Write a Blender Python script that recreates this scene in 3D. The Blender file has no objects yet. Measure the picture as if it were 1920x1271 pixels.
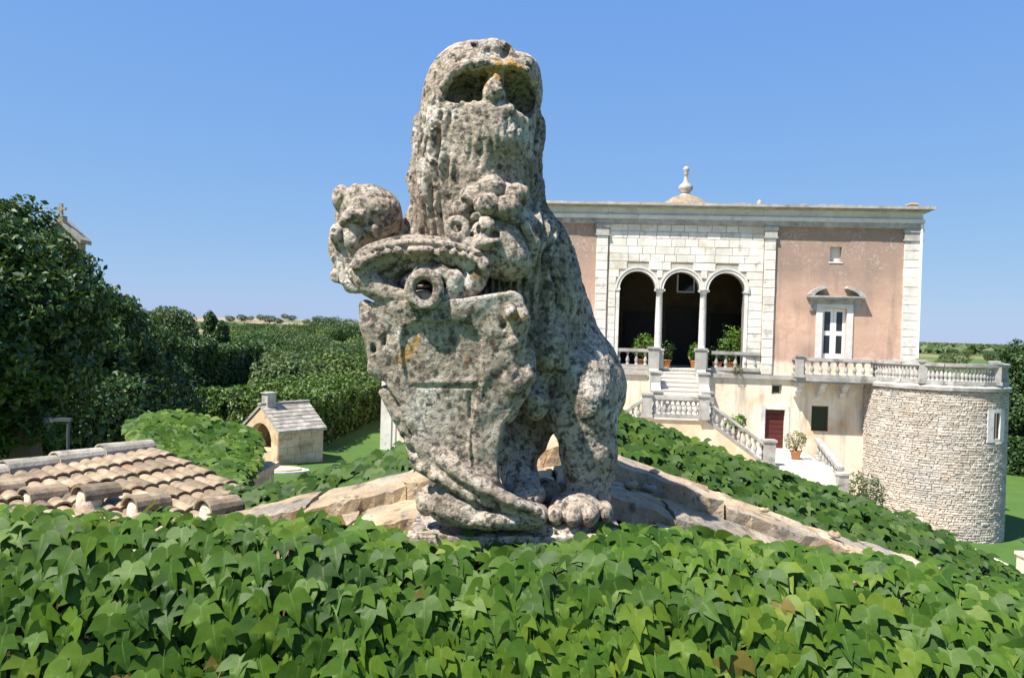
import bpy, math, random
import numpy as np
from mathutils import Vector, Matrix
random.seed(7); RNG = np.random.default_rng(11)
SC = bpy.context.scene
COL = SC.collection
R = math.radians

# ------------------------------------------------------------------ camera
CZ = 9.6                      # eye height above the low lawn beside the tower
FPX = 1493.0                  # 28 mm lens on a 1920 px wide picture
cam_d = bpy.data.cameras.new('camera'); cam = bpy.data.objects.new('camera', cam_d); COL.objects.link(cam)
cam_d.sensor_width = 36.0; cam_d.lens = 28.0; cam_d.clip_start = 0.05; cam_d.clip_end = 20000
CM = Matrix.Rotation(R(90 - 0.71), 3, 'X') @ Matrix.Rotation(R(1.7), 3, 'Z')
cam.matrix_world = Matrix.Translation((0, 0, CZ)) @ CM.to_4x4()
SC.camera = cam

# ------------------------------------------------------------------ light
SUN_EL, SUN_AZ = 58.0, 53.0   # azimuth: degrees to the left of straight behind the camera
sd = Vector((-math.sin(R(SUN_AZ)) * math.cos(R(SUN_EL)), -math.cos(R(SUN_AZ)) * math.cos(R(SUN_EL)), math.sin(R(SUN_EL))))
W = bpy.data.worlds.new('World'); SC.world = W; W.use_nodes = True
wn = W.node_tree; wn.nodes.clear()
sky = wn.nodes.new('ShaderNodeTexSky'); sky.sky_type = 'NISHITA'; sky.sun_disc = False
sky.sun_elevation = R(SUN_EL); sky.sun_rotation = math.atan2(sd.x, sd.y)
sky.altitude = 200; sky.air_density = 1.0; sky.dust_density = 0.2; sky.ozone_density = 1.5
bg = wn.nodes.new('ShaderNodeBackground'); bg.inputs['Strength'].default_value = 0.064
wo = wn.nodes.new('ShaderNodeOutputWorld')
# deeper, hazeless summer blue: an even tone curve on each channel of the whole sky
sp = wn.nodes.new('ShaderNodeSeparateColor'); cb = wn.nodes.new('ShaderNodeCombineColor'); wn.links.new(sky.outputs[0], sp.inputs[0])
for ch, (gam, gain) in enumerate(((0.55, 1.17), (0.385, 2.16), (0.07, 5.8))):
    pw = wn.nodes.new('ShaderNodeMath'); pw.operation = 'POWER'; pw.inputs[1].default_value = gam; wn.links.new(sp.outputs[ch], pw.inputs[0])
    ml = wn.nodes.new('ShaderNodeMath'); ml.operation = 'MULTIPLY'; ml.inputs[1].default_value = gain; wn.links.new(pw.outputs[0], ml.inputs[0])
    wn.links.new(ml.outputs[0], cb.inputs[ch])
wn.links.new(cb.outputs[0], bg.inputs[0]); wn.links.new(bg.outputs[0], wo.inputs[0])
sl = bpy.data.lights.new('sun', 'SUN'); so = bpy.data.objects.new('sun', sl); COL.objects.link(so)
sl.energy = 5.0; sl.angle = R(0.53); sl.color = (1.0, 0.95, 0.86)
so.location = (-20, -20, 60); so.rotation_euler = sd.to_track_quat('Z', 'Y').to_euler()
SC.view_settings.view_transform = 'Standard'; SC.view_settings.look = 'None'
SC.view_settings.exposure = 1.0; SC.view_settings.gamma = 1.0
SC.view_settings.use_curve_mapping = False
SC.cycles.max_bounces = 6; SC.cycles.diffuse_bounces = 3; SC.cycles.transparent_max_bounces = 6

# ------------------------------------------------------------------ helpers
def P(u, v, d):
    """point of the place seen at photo pixel (u, v), d metres ahead"""
    q = CM @ Vector(((u - 960) / FPX, -(v - 635.5) / FPX, -1.0))
    q *= d / q.y
    return Vector((q.x, q.y, q.z + CZ))

def link(o, parent=None):
    COL.objects.link(o)
    if parent is not None: o.parent = parent
    return o

def tag(o, label=None, cat=None, group=None, kind=None):
    if label: o['label'] = label
    if cat: o['category'] = cat
    if group: o['group'] = group
    if kind: o['kind'] = kind
    return o

def thing(name, label, cat, loc=(0, 0, 0), rotz=0.0, group=None):
    o = bpy.data.objects.new(name, None); o.empty_display_size = 0.2
    o.location = loc; o.rotation_euler = (0, 0, rotz); COL.objects.link(o)
    return tag(o, label, cat, group)

def fast_mesh(name, V, F, mat=None, smooth=False):
    """V (n,3) array, F (m,k) array of equal-sized faces, or a python list of faces"""
    me = bpy.data.meshes.new(name)
    if isinstance(F, np.ndarray):
        V = np.asarray(V, np.float32); m, k = F.shape
        me.vertices.add(len(V)); me.vertices.foreach_set('co', V.ravel())
        me.loops.add(m * k); me.loops.foreach_set('vertex_index', F.astype(np.int32).ravel())
        me.polygons.add(m); me.polygons.foreach_set('loop_start', np.arange(0, m * k, k, dtype=np.int32))
        if smooth: me.polygons.foreach_set('use_smooth', np.ones(m, bool))
        me.update(calc_edges=True); me.validate()
    else:
        me.from_pydata([tuple(v) for v in V], [], F)
        if smooth: me.polygons.foreach_set('use_smooth', [True] * len(me.polygons))
        me.update()
    if mat: me.materials.append(mat)
    return me

def obj(name, me, parent=None, loc=None, rot=None, scl=None):
    o = bpy.data.objects.new(name, me); link(o, parent)
    if loc is not None: o.location = loc
    if rot is not None: o.rotation_euler = rot
    if scl is not None: o.scale = scl
    return o

class MB:
    def __init__(s): s.v = []; s.f = []
    def add(s, V, F):
        n = len(s.v); s.v += [tuple(p) for p in V]; s.f += [tuple(i + n for i in f) for f in F]; return s
    def box(s, x0, x1, y0, y1, z0, z1, b=0.0):
        if b <= 0:
            V = [(x0,y0,z0),(x1,y0,z0),(x1,y1,z0),(x0,y1,z0),(x0,y0,z1),(x1,y0,z1),(x1,y1,z1),(x0,y1,z1)]
            return s.add(V, [(0,3,2,1),(4,5,6,7),(0,1,5,4),(1,2,6,5),(2,3,7,6),(3,0,4,7)])
        # front face (-y) chamfered block: 12 verts
        V = [(x0,y1,z0),(x1,y1,z0),(x1,y1,z1),(x0,y1,z1),
             (x0,y0+b,z0),(x1,y0+b,z0),(x1,y0+b,z1),(x0,y0+b,z1),
             (x0+b,y0,z0+b),(x1-b,y0,z0+b),(x1-b,y0,z1-b),(x0+b,y0,z1-b)]
        return s.add(V, [(0,3,2,1),(0,1,5,4),(1,2,6,5),(2,3,7,6),(3,0,4,7),(4,5,9,8),(5,6,10,9),(6,7,11,10),(7,4,8,11),(8,9,10,11)])
    def tube(s, pts, rads, n=8, cap=True):
        pts = [Vector(p) for p in pts]; rings = []
        for i, p in enumerate(pts):
            a = pts[max(i-1,0)]; b = pts[min(i+1,len(pts)-1)]; t = (b - a).normalized()
            x = t.cross(Vector((0.31,0.87,0.38))).normalized(); y = t.cross(x)
            r = rads[i] if isinstance(rads,(list,tuple)) else rads
            rings.append([p + r*(math.cos(2*math.pi*k/n)*x + math.sin(2*math.pi*k/n)*y) for k in range(n)])
        V = [q for r_ in rings for q in r_]; F = []
        for i in range(len(rings)-1):
            for k in range(n):
                k2 = (k+1) % n; F.append((i*n+k, i*n+k2, (i+1)*n+k2, (i+1)*n+k))
        if cap: F.append(tuple(range(n))[::-1]); F.append(tuple((len(rings)-1)*n + k for k in range(n)))
        return s.add(V, F)
    def lathe(s, prof, n=12, c=(0,0), a0=0, a1=2*math.pi):
        full = abs(a1 - a0 - 2*math.pi) < 1e-6; m = n if full else n + 1
        V = [(c[0]+r*math.cos(a0+(a1-a0)*k/n), c[1]+r*math.sin(a0+(a1-a0)*k/n), z) for r, z in prof for k in range(m)]
        F = []
        for i in range(len(prof)-1):
            for k in range(n):
                k2 = (k+1) % m; F.append((i*m+k, i*m+k2, (i+1)*m+k2, (i+1)*m+k))
        return s.add(V, F)
    def prism(s, poly, y0, y1):
        """polygon in xz (counter-clockwise seen from -y), extruded along y"""
        n = len(poly); V = [(x,y0,z) for x,z in poly] + [(x,y1,z) for x,z in poly]
        F = [tuple(range(n)), tuple(range(2*n-1, n-1, -1))] + [((i+1)%n, i, n+i, n+(i+1)%n) for i in range(n)]
        return s.add(V, F)
    def build(s, name, mat, parent=None, smooth=False, loc=None, rot=None):
        return obj(name, fast_mesh(name, s.v, s.f, mat, smooth), parent, loc, rot)

# lattice noise in numpy (vectorised)
def _h(ix, iy, iz, seed):
    h = (ix*374761393 + iy*668265263 + iz*2147483647 + seed*974711) & 0xffffffff
    h = ((h ^ (h >> 13)) * 1274126177) & 0xffffffff
    h = h ^ (h >> 16)
    return (h & 0xffff) / 32767.5 - 1.0
def vnoise(p, seed=0):
    p = np.asarray(p, np.float64); i = np.floor(p).astype(np.int64); f = p - i; f = f*f*f*(f*(f*6-15)+10)
    out = 0
    for dx in (0,1):
        wx = f[:,0] if dx else 1-f[:,0]
        for dy in (0,1):
            wy = f[:,1] if dy else 1-f[:,1]
            for dz in (0,1):
                wz = f[:,2] if dz else 1-f[:,2]
                out = out + wx*wy*wz*_h(i[:,0]+dx, i[:,1]+dy, i[:,2]+dz, seed)
    return out
def fbm(p, octv=4, seed=0, gain=0.5):
    p = np.asarray(p, np.float64); a = 1.0; o = 0; 
    for k in range(octv):
        o = o + a*vnoise(p*(2.03**k) + k*17.3, seed+k); a *= gain
    return o

# ------------------------------------------------------------------ materials
def new_mat(name):
    m = bpy.data.materials.new(name); m.use_nodes = True; nt = m.node_tree; nt.nodes.clear()
    out = nt.nodes.new('ShaderNodeOutputMaterial'); return m, nt, out
def nd(nt, typ, ins=None, **props):
    n = nt.nodes.new(typ)
    for k, v in props.items(): setattr(n, k, v)
    for k, v in (ins or {}).items():
        s = n.inputs[k]
        if hasattr(v, 'is_output') or isinstance(v, bpy.types.NodeSocket): nt.links.new(v, s)
        else: s.default_value = v
    return n
def c4(c): return (c[0], c[1], c[2], 1.0)
def ramp(nt, fac, stops, interp='LINEAR'):
    r = nt.nodes.new('ShaderNodeValToRGB'); r.color_ramp.interpolation = interp
    e = r.color_ramp.elements
    while len(e) < len(stops): e.new(0.5)
    for k, (pos, c) in enumerate(stops):
        e[k].position = pos; e[k].color = c4(c) if len(c) == 3 else c
    nt.links.new(fac, r.inputs[0]); return r.outputs[0]
def mixc(nt, fac, a, b, blend='MIX'):
    n = nt.nodes.new('ShaderNodeMix'); n.data_type = 'RGBA'; n.blend_type = blend
    for s, v in ((n.inputs[0], fac), (n.inputs[6], a), (n.inputs[7], b)):
        if isinstance(v, bpy.types.NodeSocket): nt.links.new(v, s)
        else: s.default_value = v if not isinstance(v, tuple) else c4(v)
    return n.outputs[2]
def noise(nt, co, scale, detail=5, rough=0.6, dist=0.0):
    n = nd(nt, 'ShaderNodeTexNoise', {'Scale': scale, 'Detail': detail, 'Roughness': rough, 'Distortion': dist})
    if co is not None: nt.links.new(co, n.inputs['Vector'])
    return n.outputs[0]
def mathn(nt, op, a, b=None):
    n = nt.nodes.new('ShaderNodeMath'); n.operation = op
    for s, v in ((n.inputs[0], a), (n.inputs[1], b)):
        if v is None: continue
        if isinstance(v, bpy.types.NodeSocket): nt.links.new(v, s)
        else: s.default_value = v
    return n.outputs[0]
BW = ((0,0,0),(1,1,1))
def thr(nt, fac, lo, hi): return ramp(nt, fac, [(lo, (0,0,0)), (hi, (1,1,1))])

def stone_mat(name, base, layers=(), scale=4.0, bump=0.4, bscale=30.0, rough=0.9, rnd=0.0, dist=0.02, space='Object'):
    """base = (dark, light); layers = [(colour, noise scale, lo, hi, strength)] patches with a shape of their own"""
    m, nt, out = new_mat(name)
    if space == 'World': co = nt.nodes.new('ShaderNodeNewGeometry').outputs['Position']
    else: co = nt.nodes.new('ShaderNodeTexCoord').outputs[space]
    oi = nt.nodes.new('ShaderNodeObjectInfo')
    off = nd(nt, 'ShaderNodeVectorMath', {0: co}, operation='ADD')
    sc_ = nd(nt, 'ShaderNodeVectorMath', {0: oi.outputs['Location']}, operation='SCALE'); sc_.inputs['Scale'].default_value = 1.7
    if rnd > 0: nt.links.new(sc_.outputs[0], off.inputs[1])
    co = off.outputs[0]
    col = ramp(nt, noise(nt, co, scale, 6, 0.65), [(0.3, base[0]), (0.7, base[1])])
    for k, (c, s, lo, hi, st) in enumerate(layers):
        off2 = nd(nt, 'ShaderNodeVectorMath', {0: co}, operation='ADD'); off2.inputs[1].default_value = (3.1*k+1, 7.7*k, 5.3*k)
        f = thr(nt, noise(nt, off2.outputs[0], s, 6, 0.62), lo, hi)
        col = mixc(nt, mathn(nt, 'MULTIPLY', f, st), col, c)
    if rnd > 0:
        g = nt.nodes.new('ShaderNodeNewGeometry')
        rr = mathn(nt, 'FRACT', mathn(nt, 'ADD', oi.outputs['Random'], g.outputs['Random Per Island']))
        v = mathn(nt, 'ADD', mathn(nt, 'MULTIPLY', rr, 2*rnd), 1 - rnd)
        hs = nd(nt, 'ShaderNodeHueSaturation', {'Value': v, 'Color': col}); col = hs.outputs[0]
    b1 = noise(nt, co, bscale, 8, 0.7)
    bp = nd(nt, 'ShaderNodeBump', {'Strength': bump, 'Distance': dist, 'Height': b1})
    p = nd(nt, 'ShaderNodeBsdfPrincipled', {'Base Color': col, 'Roughness': rough, 'Normal': bp.outputs[0], 'Specular IOR Level': 0.2})
    nt.links.new(p.outputs[0], out.inputs[0]); return m

def leaf_mat(name, stops, trans=0.3, rough=0.45, spec=0.4, var=0.25, scale=0.6, vein=False):
    m, nt, out = new_mat(name)
    g = nt.nodes.new('ShaderNodeNewGeometry'); oi = nt.nodes.new('ShaderNodeObjectInfo')
    rr = mathn(nt, 'FRACT', mathn(nt, 'ADD', g.outputs['Random Per Island'], oi.outputs['Random']))
    n = noise(nt, g.outputs['Position'], scale, 3)
    f = mathn(nt, 'ADD', mathn(nt, 'MULTIPLY', rr, 0.6), mathn(nt, 'MULTIPLY', mathn(nt, 'SUBTRACT', n, 0.3), 0.9))
    col = ramp(nt, f, stops)
    fine = noise(nt, g.outputs['Position'], 40 if vein else 15, 3)
    hs = nd(nt, 'ShaderNodeHueSaturation', {'Value': mathn(nt, 'ADD', mathn(nt, 'MULTIPLY', fine, 0.5), 0.75), 'Color': col}); col = hs.outputs[0]
    p = nd(nt, 'ShaderNodeBsdfPrincipled', {'Base Color': col, 'Roughness': rough, 'Specular IOR Level': spec})
    if vein:
        dead = ramp(nt, rr, [(0.988, (0,0,0)), (0.992, (1,1,1))])
        col = mixc(nt, mathn(nt, 'MULTIPLY', dead, 0.7), col, (0.15, 0.085, 0.03))
        at = nt.nodes.new('ShaderNodeAttribute'); at.attribute_name = 'rib'
        rb = thr(nt, at.outputs['Fac'], 0.90, 0.99)
        nt.links.new(mixc(nt, mathn(nt, 'MULTIPLY', rb, 0.28), col, (0.20, 0.27, 0.07)), p.inputs['Base Color'])
        bp = nd(nt, 'ShaderNodeBump', {'Strength': 0.2, 'Distance': 0.004, 'Height': noise(nt, g.outputs['Position'], 55, 4)})
        nt.links.new(bp.outputs[0], p.inputs['Normal'])
    t = nd(nt, 'ShaderNodeBsdfTranslucent', {'Color': mixc(nt, 0.5, col, (0.22, 0.36, 0.04), 'MIX')})
    ms = nd(nt, 'ShaderNodeMixShader', {0: trans}); nt.links.new(p.outputs[0], ms.inputs[1]); nt.links.new(t.outputs[0], ms.inputs[2])
    nt.links.new(ms.outputs[0], out.inputs[0]); return m

def plain(name, c, rough=0.8, metal=0.0, spec=0.3, bump=0.0, bscale=20, var=0.15):
    m, nt, out = new_mat(name)
    co = nt.nodes.new('ShaderNodeTexCoord').outputs['Object']
    n = noise(nt, co, bscale*0.4, 5)
    col = mixc(nt, n, tuple(x*(1-var) for x in c), tuple(min(1,x*(1+var)) for x in c))
    p = nd(nt, 'ShaderNodeBsdfPrincipled', {'Base Color': col, 'Roughness': rough, 'Metallic': metal, 'Specular IOR Level': spec})
    if bump:
        bp = nd(nt, 'ShaderNodeBump', {'Strength': bump, 'Distance': 0.02, 'Height': noise(nt, co, bscale, 6)})
        nt.links.new(bp.outputs[0], p.inputs['Normal'])
    nt.links.new(p.outputs[0], out.inputs[0]); return m

M = {}
M['lion'] = stone_mat('weathered_limestone', ((0.33,0.265,0.205),(0.68,0.565,0.45)),
    [((0.17,0.15,0.13), 3.4, 0.52, 0.68, 0.5), ((0.46,0.33,0.22), 2.6, 0.56, 0.70, 0.4), ((0.84,0.76,0.67), 5.0, 0.53, 0.64, 0.75),
     ((0.04,0.037,0.034), 27.0, 0.53, 0.61, 0.85), ((0.60,0.30,0.03), 3.8, 0.655, 0.70, 0.85), ((0.22,0.17,0.07), 1.9, 0.60, 0.70, 0.6), ((0.12,0.105,0.09), 58.0, 0.50, 0.60, 0.75), ((0.74,0.64,0.55), 38.0, 0.56, 0.63, 0.65)],
    scale=7.0, bump=1.0, bscale=34.0, dist=0.03, space='World')
M['coping'] = stone_mat('coping_limestone', ((0.38,0.265,0.15),(0.60,0.47,0.31)),
    [((0.56,0.49,0.37), 2.2, 0.5, 0.62, 0.8), ((0.38,0.20,0.11), 3.0, 0.54, 0.68, 0.75), ((0.27,0.25,0.22), 3.4, 0.50, 0.60, 0.8), ((0.09,0.08,0.07), 11.0, 0.58, 0.66, 0.75), ((0.05,0.045,0.04), 40.0, 0.60, 0.68, 0.7)],
    scale=6.0, bump=1.0, bscale=20.0, dist=0.03, rnd=0.16, space='World')
M['tile'] = stone_mat('clay_tile', ((0.155,0.11,0.072),(0.33,0.25,0.165)),
    [((0.46,0.38,0.26), 5.0, 0.52, 0.66, 0.6), ((0.085,0.075,0.06), 7.0, 0.53, 0.66, 0.75), ((0.42,0.17,0.09), 6.0, 0.60, 0.72, 0.6), ((0.26,0.25,0.18), 14.0, 0.56, 0.64, 0.6)],
    scale=7, bump=0.5, bscale=60, rnd=0.25, dist=0.01, space='World')
M['mortar'] = stone_mat('mortar', ((0.55,0.42,0.30),(0.72,0.64,0.52)), [((0.45,0.20,0.12), 9.0, 0.58, 0.68, 0.7)], scale=10, bump=0.8, bscale=40, space='World')
M['ridge'] = stone_mat('ridge_tile_grey', ((0.24,0.21,0.17),(0.42,0.38,0.31)), [((0.12,0.12,0.11), 8.0, 0.55, 0.68, 0.7)], scale=6, bump=0.6, bscale=40, rnd=0.12, space='World')
M['ashlar'] = stone_mat('pale_ashlar', ((0.56,0.52,0.46),(0.76,0.73,0.67)), [((0.50,0.40,0.28), 0.8, 0.54, 0.68, 0.6), ((0.30,0.28,0.25), 2.4, 0.57, 0.67, 0.6), ((0.26,0.24,0.21), 7.0, 0.62, 0.70, 0.6)], scale=1.5, bump=0.5, bscale=8, rnd=0.10, space='World')
M['backing'] = stone_mat('joint_mortar', ((0.36,0.32,0.26),(0.50,0.45,0.38)), scale=2, bump=0.3, bscale=10, space='World')
M['white_stone'] = stone_mat('white_trim_stone', ((0.54,0.51,0.47),(0.72,0.69,0.65)), [((0.30,0.29,0.28), 1.2, 0.56, 0.70, 0.7), ((0.20,0.19,0.18), 3.5, 0.62, 0.72, 0.6)], scale=1.5, bump=0.4, bscale=9, rnd=0.06, space='World')
M['straw'] = stone_mat('dry_field', ((0.25,0.19,0.13),(0.36,0.28,0.20)), [((0.11,0.12,0.06), 0.010, 0.48, 0.56, 0.85)], scale=0.02, bump=0.1, bscale=0.5, space='World')
M['grey_stone'] = stone_mat('grey_weathered_trim', ((0.25,0.235,0.215),(0.46,0.44,0.41)), [((0.12,0.11,0.10), 1.6, 0.55, 0.68, 0.7), ((0.62,0.59,0.53), 2.2, 0.58, 0.70, 0.6)], scale=2.0, bump=0.4, bscale=9, rnd=0.12, space='World')
M['rubble'] = stone_mat('rubble_limestone', ((0.40,0.345,0.285),(0.55,0.495,0.425)), [((0.36,0.35,0.33), 0.55, 0.50, 0.64, 0.65), ((0.54,0.39,0.28), 0.45, 0.55, 0.70, 0.5)], scale=1.6, bump=0.7, bscale=9, rnd=0.16, space='World')
M['stairwall'] = stone_mat('warm_stair_stone', ((0.56,0.40,0.24),(0.72,0.60,0.44)), [((0.42,0.36,0.28), 1.5, 0.54, 0.66, 0.6), ((0.20,0.18,0.15), 3.5, 0.63, 0.70, 0.7)], scale=1.2, bump=0.5, bscale=7, space='World')
M['oven_wall'] = stone_mat('oven_limestone', ((0.46,0.34,0.21),(0.66,0.53,0.36)), [((0.30,0.18,0.09), 1.6, 0.50, 0.64, 0.7)], scale=2, bump=0.5, bscale=12, rnd=0.1, space='World')
M['slab'] = stone_mat('roof_slab_grey', ((0.22,0.20,0.17),(0.40,0.37,0.32)), [((0.52,0.49,0.43), 3, 0.58, 0.68, 0.6)], scale=3, bump=0.5, bscale=14, rnd=0.25, space='World')
M['wood_red'] = plain('dark_red_boards', (0.085,0.018,0.016), 0.55, bump=0.2)
M['wood_brown'] = plain('brown_window_frame', (0.10,0.045,0.025), 0.6, bump=0.2)
M['white_paint'] = plain('white_paint', (0.80,0.79,0.76), 0.5, var=0.04)
M['dark_iron'] = plain('dark_iron', (0.05,0.055,0.06), 0.6, metal=0.3)
M['lamp_grey'] = plain('lamp_grey', (0.06,0.066,0.072), 0.7, metal=0.0)
M['pot'] = plain('terracotta_pot', (0.40,0.18,0.09), 0.8, bump=0.3)
M['bark'] = plain('bark', (0.10,0.075,0.05), 0.95, bump=0.9, bscale=14)
M['stem'] = plain('ivy_stem', (0.09,0.055,0.035), 0.9, bump=0.7, bscale=40)
M['shade_backing'] = plain('shade_twigs', (0.018,0.022,0.010), 0.95, bump=0.8, bscale=30)  # near-black sheet behind creeper leaves: shade in the gaps put into its colour
M['hedge_core'] = plain('hedge_shade_core', (0.012,0.018,0.008), 0.95, bump=0.8, bscale=8)  # near-black solid core, added inside hedges and crowns to block light
M['floor'] = stone_mat('pale_paving', ((0.58,0.53,0.44),(0.72,0.68,0.60)), scale=1.5, bump=0.2, bscale=8, space='World')
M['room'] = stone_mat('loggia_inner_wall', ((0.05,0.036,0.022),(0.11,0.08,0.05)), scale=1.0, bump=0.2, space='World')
M['gravel'] = stone_mat('bounce_gravel', ((0.44,0.38,0.29),(0.60,0.54,0.43)), scale=3, bump=0.6, bscale=30, space='World')  # surface of the added court that bounces light
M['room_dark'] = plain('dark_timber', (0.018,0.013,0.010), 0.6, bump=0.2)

def glass(name):
    m, nt, out = new_mat(name)
    co = nt.nodes.new('ShaderNodeTexCoord').outputs['Object']
    bp = nd(nt, 'ShaderNodeBump', {'Strength': 0.05, 'Distance': 0.02, 'Height': noise(nt, co, 3, 2)})
    p = nd(nt, 'ShaderNodeBsdfPrincipled', {'Base Color': (0.02,0.023,0.026,1), 'Roughness': 0.08, 'Specular IOR Level': 0.6, 'Normal': bp.outputs[0]})
    nt.links.new(p.outputs[0], out.inputs[0]); return m
M['glass'] = glass('window_glass')

def plaster():
    """pink limewash over stone: flaked and whitish at the top, cream low down, with a ragged edge between the coats"""
    m, nt, out = new_mat('pink_limewash')
    tc = nt.nodes.new('ShaderNodeTexCoord'); co = tc.outputs['Object']
    sep = nd(nt, 'ShaderNodeSeparateXYZ', {0: co}); z = sep.outputs[2]
    n1 = noise(nt, co, 0.55, 6, 0.65); n2 = noise(nt, co, 2.2, 7, 0.7); n3 = noise(nt, co, 7.0, 6, 0.7)
    st = nd(nt, 'ShaderNodeMapping', {0: co}); st.inputs['Scale'].default_value = (1.6, 1.6, 0.22)
    n4 = noise(nt, st.outputs[0], 1.2, 6, 0.65)
    pink = ramp(nt, n2, [(0.3, (0.48,0.295,0.215)), (0.7, (0.66,0.45,0.34))])
    pink = mixc(nt, thr(nt, n1, 0.50, 0.66), pink, (0.43,0.285,0.215))
    zz = mathn(nt, 'ADD', z, mathn(nt, 'MULTIPLY', mathn(nt, 'SUBTRACT', n1, 0.5), 4.5))
    up = thr(nt, mathn(nt, 'MULTIPLY', zz, 0.1), 0.24, 0.56)       # old grey-brown coat high up
    pink = mixc(nt, mathn(nt, 'MULTIPLY', up, 0.75), pink, (0.25,0.185,0.155))
    n5 = noise(nt, co, 1.3, 4, 0.6)
    fl = mathn(nt, 'MULTIPLY', mathn(nt, 'MULTIPLY', thr(nt, n3, 0.50, 0.58), thr(nt, n5, 0.44, 0.58)), thr(nt, mathn(nt, 'MULTIPLY', zz, 0.1), 0.34, 0.58))
    pink = mixc(nt, mathn(nt, 'MULTIPLY', fl, 0.6), pink, (0.52,0.44,0.37))
    cream = ramp(nt, n2, [(0.3, (0.70,0.57,0.41)), (0.72, (0.80,0.75,0.64))])
    cream = mixc(nt, mathn(nt, 'MULTIPLY', thr(nt, n1, 0.52, 0.66), 0.8), cream, (0.66,0.38,0.19))
    zc = mathn(nt, 'ADD', z, mathn(nt, 'MULTIPLY', mathn(nt, 'SUBTRACT', n1, 0.5), 3.2))
    col = mixc(nt, thr(nt, mathn(nt, 'ADD', mathn(nt, 'MULTIPLY', zc, 0.1), 0.5), 0.535, 0.565), cream, pink)
    col = mixc(nt, mathn(nt, 'MULTIPLY', thr(nt, n4, 0.52, 0.68), 0.45), col, (0.20,0.17,0.14))
    bp = nd(nt, 'ShaderNodeBump', {'Strength': 0.5, 'Distance': 0.03, 'Height': n3})
    p = nd(nt, 'ShaderNodeBsdfPrincipled', {'Base Color': col, 'Roughness': 0.95, 'Normal': bp.outputs[0], 'Specular IOR Level': 0.1})
    nt.links.new(p.outputs[0], out.inputs[0]); return m
M['plaster'] = plaster()

M['ivy'] = leaf_mat('ivy_leaf', [(0.05,(0.018,0.048,0.006)),(0.35,(0.042,0.092,0.010)),(0.65,(0.070,0.130,0.012)),(0.9,(0.122,0.170,0.018))], trans=0.18, rough=0.5, spec=0.16, scale=2.5, vein=True)
M['ivy_far'] = leaf_mat('ivy_leaf_far', [(0.05,(0.018,0.045,0.008)),(0.5,(0.035,0.076,0.010)),(1.0,(0.078,0.125,0.016))], trans=0.14, rough=0.5, spec=0.16, scale=1.2)
M['tree'] = leaf_mat('broad_leaf', [(0.05,(0.014,0.036,0.008)),(0.5,(0.028,0.068,0.012)),(1.0,(0.065,0.115,0.020))], trans=0.12, rough=0.5, scale=0.5)
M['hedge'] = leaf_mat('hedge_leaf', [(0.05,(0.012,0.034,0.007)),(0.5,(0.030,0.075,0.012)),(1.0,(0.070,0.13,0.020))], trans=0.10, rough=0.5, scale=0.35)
M['hedge_sunlit'] = leaf_mat('painted_sun_hedge_leaf', [(0.05,(0.030,0.065,0.010)),(0.5,(0.062,0.120,0.016)),(1.0,(0.12,0.185,0.026))], trans=0.12, rough=0.5, scale=0.35)  # brighter copy of the hedge leaf: sun on the tops put into its colour
M['light_tree'] = leaf_mat('light_tree_leaf', [(0.05,(0.040,0.075,0.016)),(0.5,(0.080,0.130,0.026)),(1.0,(0.14,0.18,0.040))], trans=0.15, rough=0.6, scale=0.08)
M['olive'] = leaf_mat('olive_leaf', [(0.05,(0.030,0.055,0.018)),(0.5,(0.055,0.092,0.026)),(1.0,(0.105,0.135,0.042))], trans=0.15, rough=0.6, scale=0.05)
M['bright'] = leaf_mat('pot_plant_leaf', [(0.05,(0.05,0.11,0.02)),(0.5,(0.10,0.20,0.03)),(1.0,(0.22,0.30,0.06))], trans=0.3, rough=0.45, scale=2)
M['dry'] = leaf_mat('yellowing_leaf', [(0.05,(0.08,0.10,0.03)),(0.5,(0.17,0.16,0.05)),(1.0,(0.30,0.22,0.08))], trans=0.25, rough=0.6, scale=2)

def ground_mat():
    m, nt, out = new_mat('lawn_and_fields')
    g = nt.nodes.new('ShaderNodeNewGeometry'); co = g.outputs['Position']
    sep = nd(nt, 'ShaderNodeSeparateXYZ', {0: co})
    a = ramp(nt, noise(nt, co, 0.6, 8, 0.7), [(0.3,(0.070,0.135,0.026)),(0.7,(0.125,0.195,0.042))])
    a = mixc(nt, noise(nt, co, 14, 4), a, (0.04,0.09,0.02))
    far = ramp(nt, noise(nt, co, 0.012, 6, 0.65), [(0.40,(0.07,0.10,0.035)),(0.52,(0.17,0.16,0.07)),(0.62,(0.42,0.31,0.18))])
    f = thr(nt, mathn(nt, 'MULTIPLY', sep.outputs[1], 0.001), 0.12, 0.5)
    col = mixc(nt, f, a, far)
    bp = nd(nt, 'ShaderNodeBump', {'Strength': 0.5, 'Distance': 0.05, 'Height': noise(nt, co, 18, 5)})
    p = nd(nt, 'ShaderNodeBsdfPrincipled', {'Base Color': col, 'Roughness': 0.9, 'Normal': bp.outputs[0], 'Specular IOR Level': 0.15})
    nt.links.new(p.outputs[0], out.inputs[0]); return m
M['ground'] = ground_mat()

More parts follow.
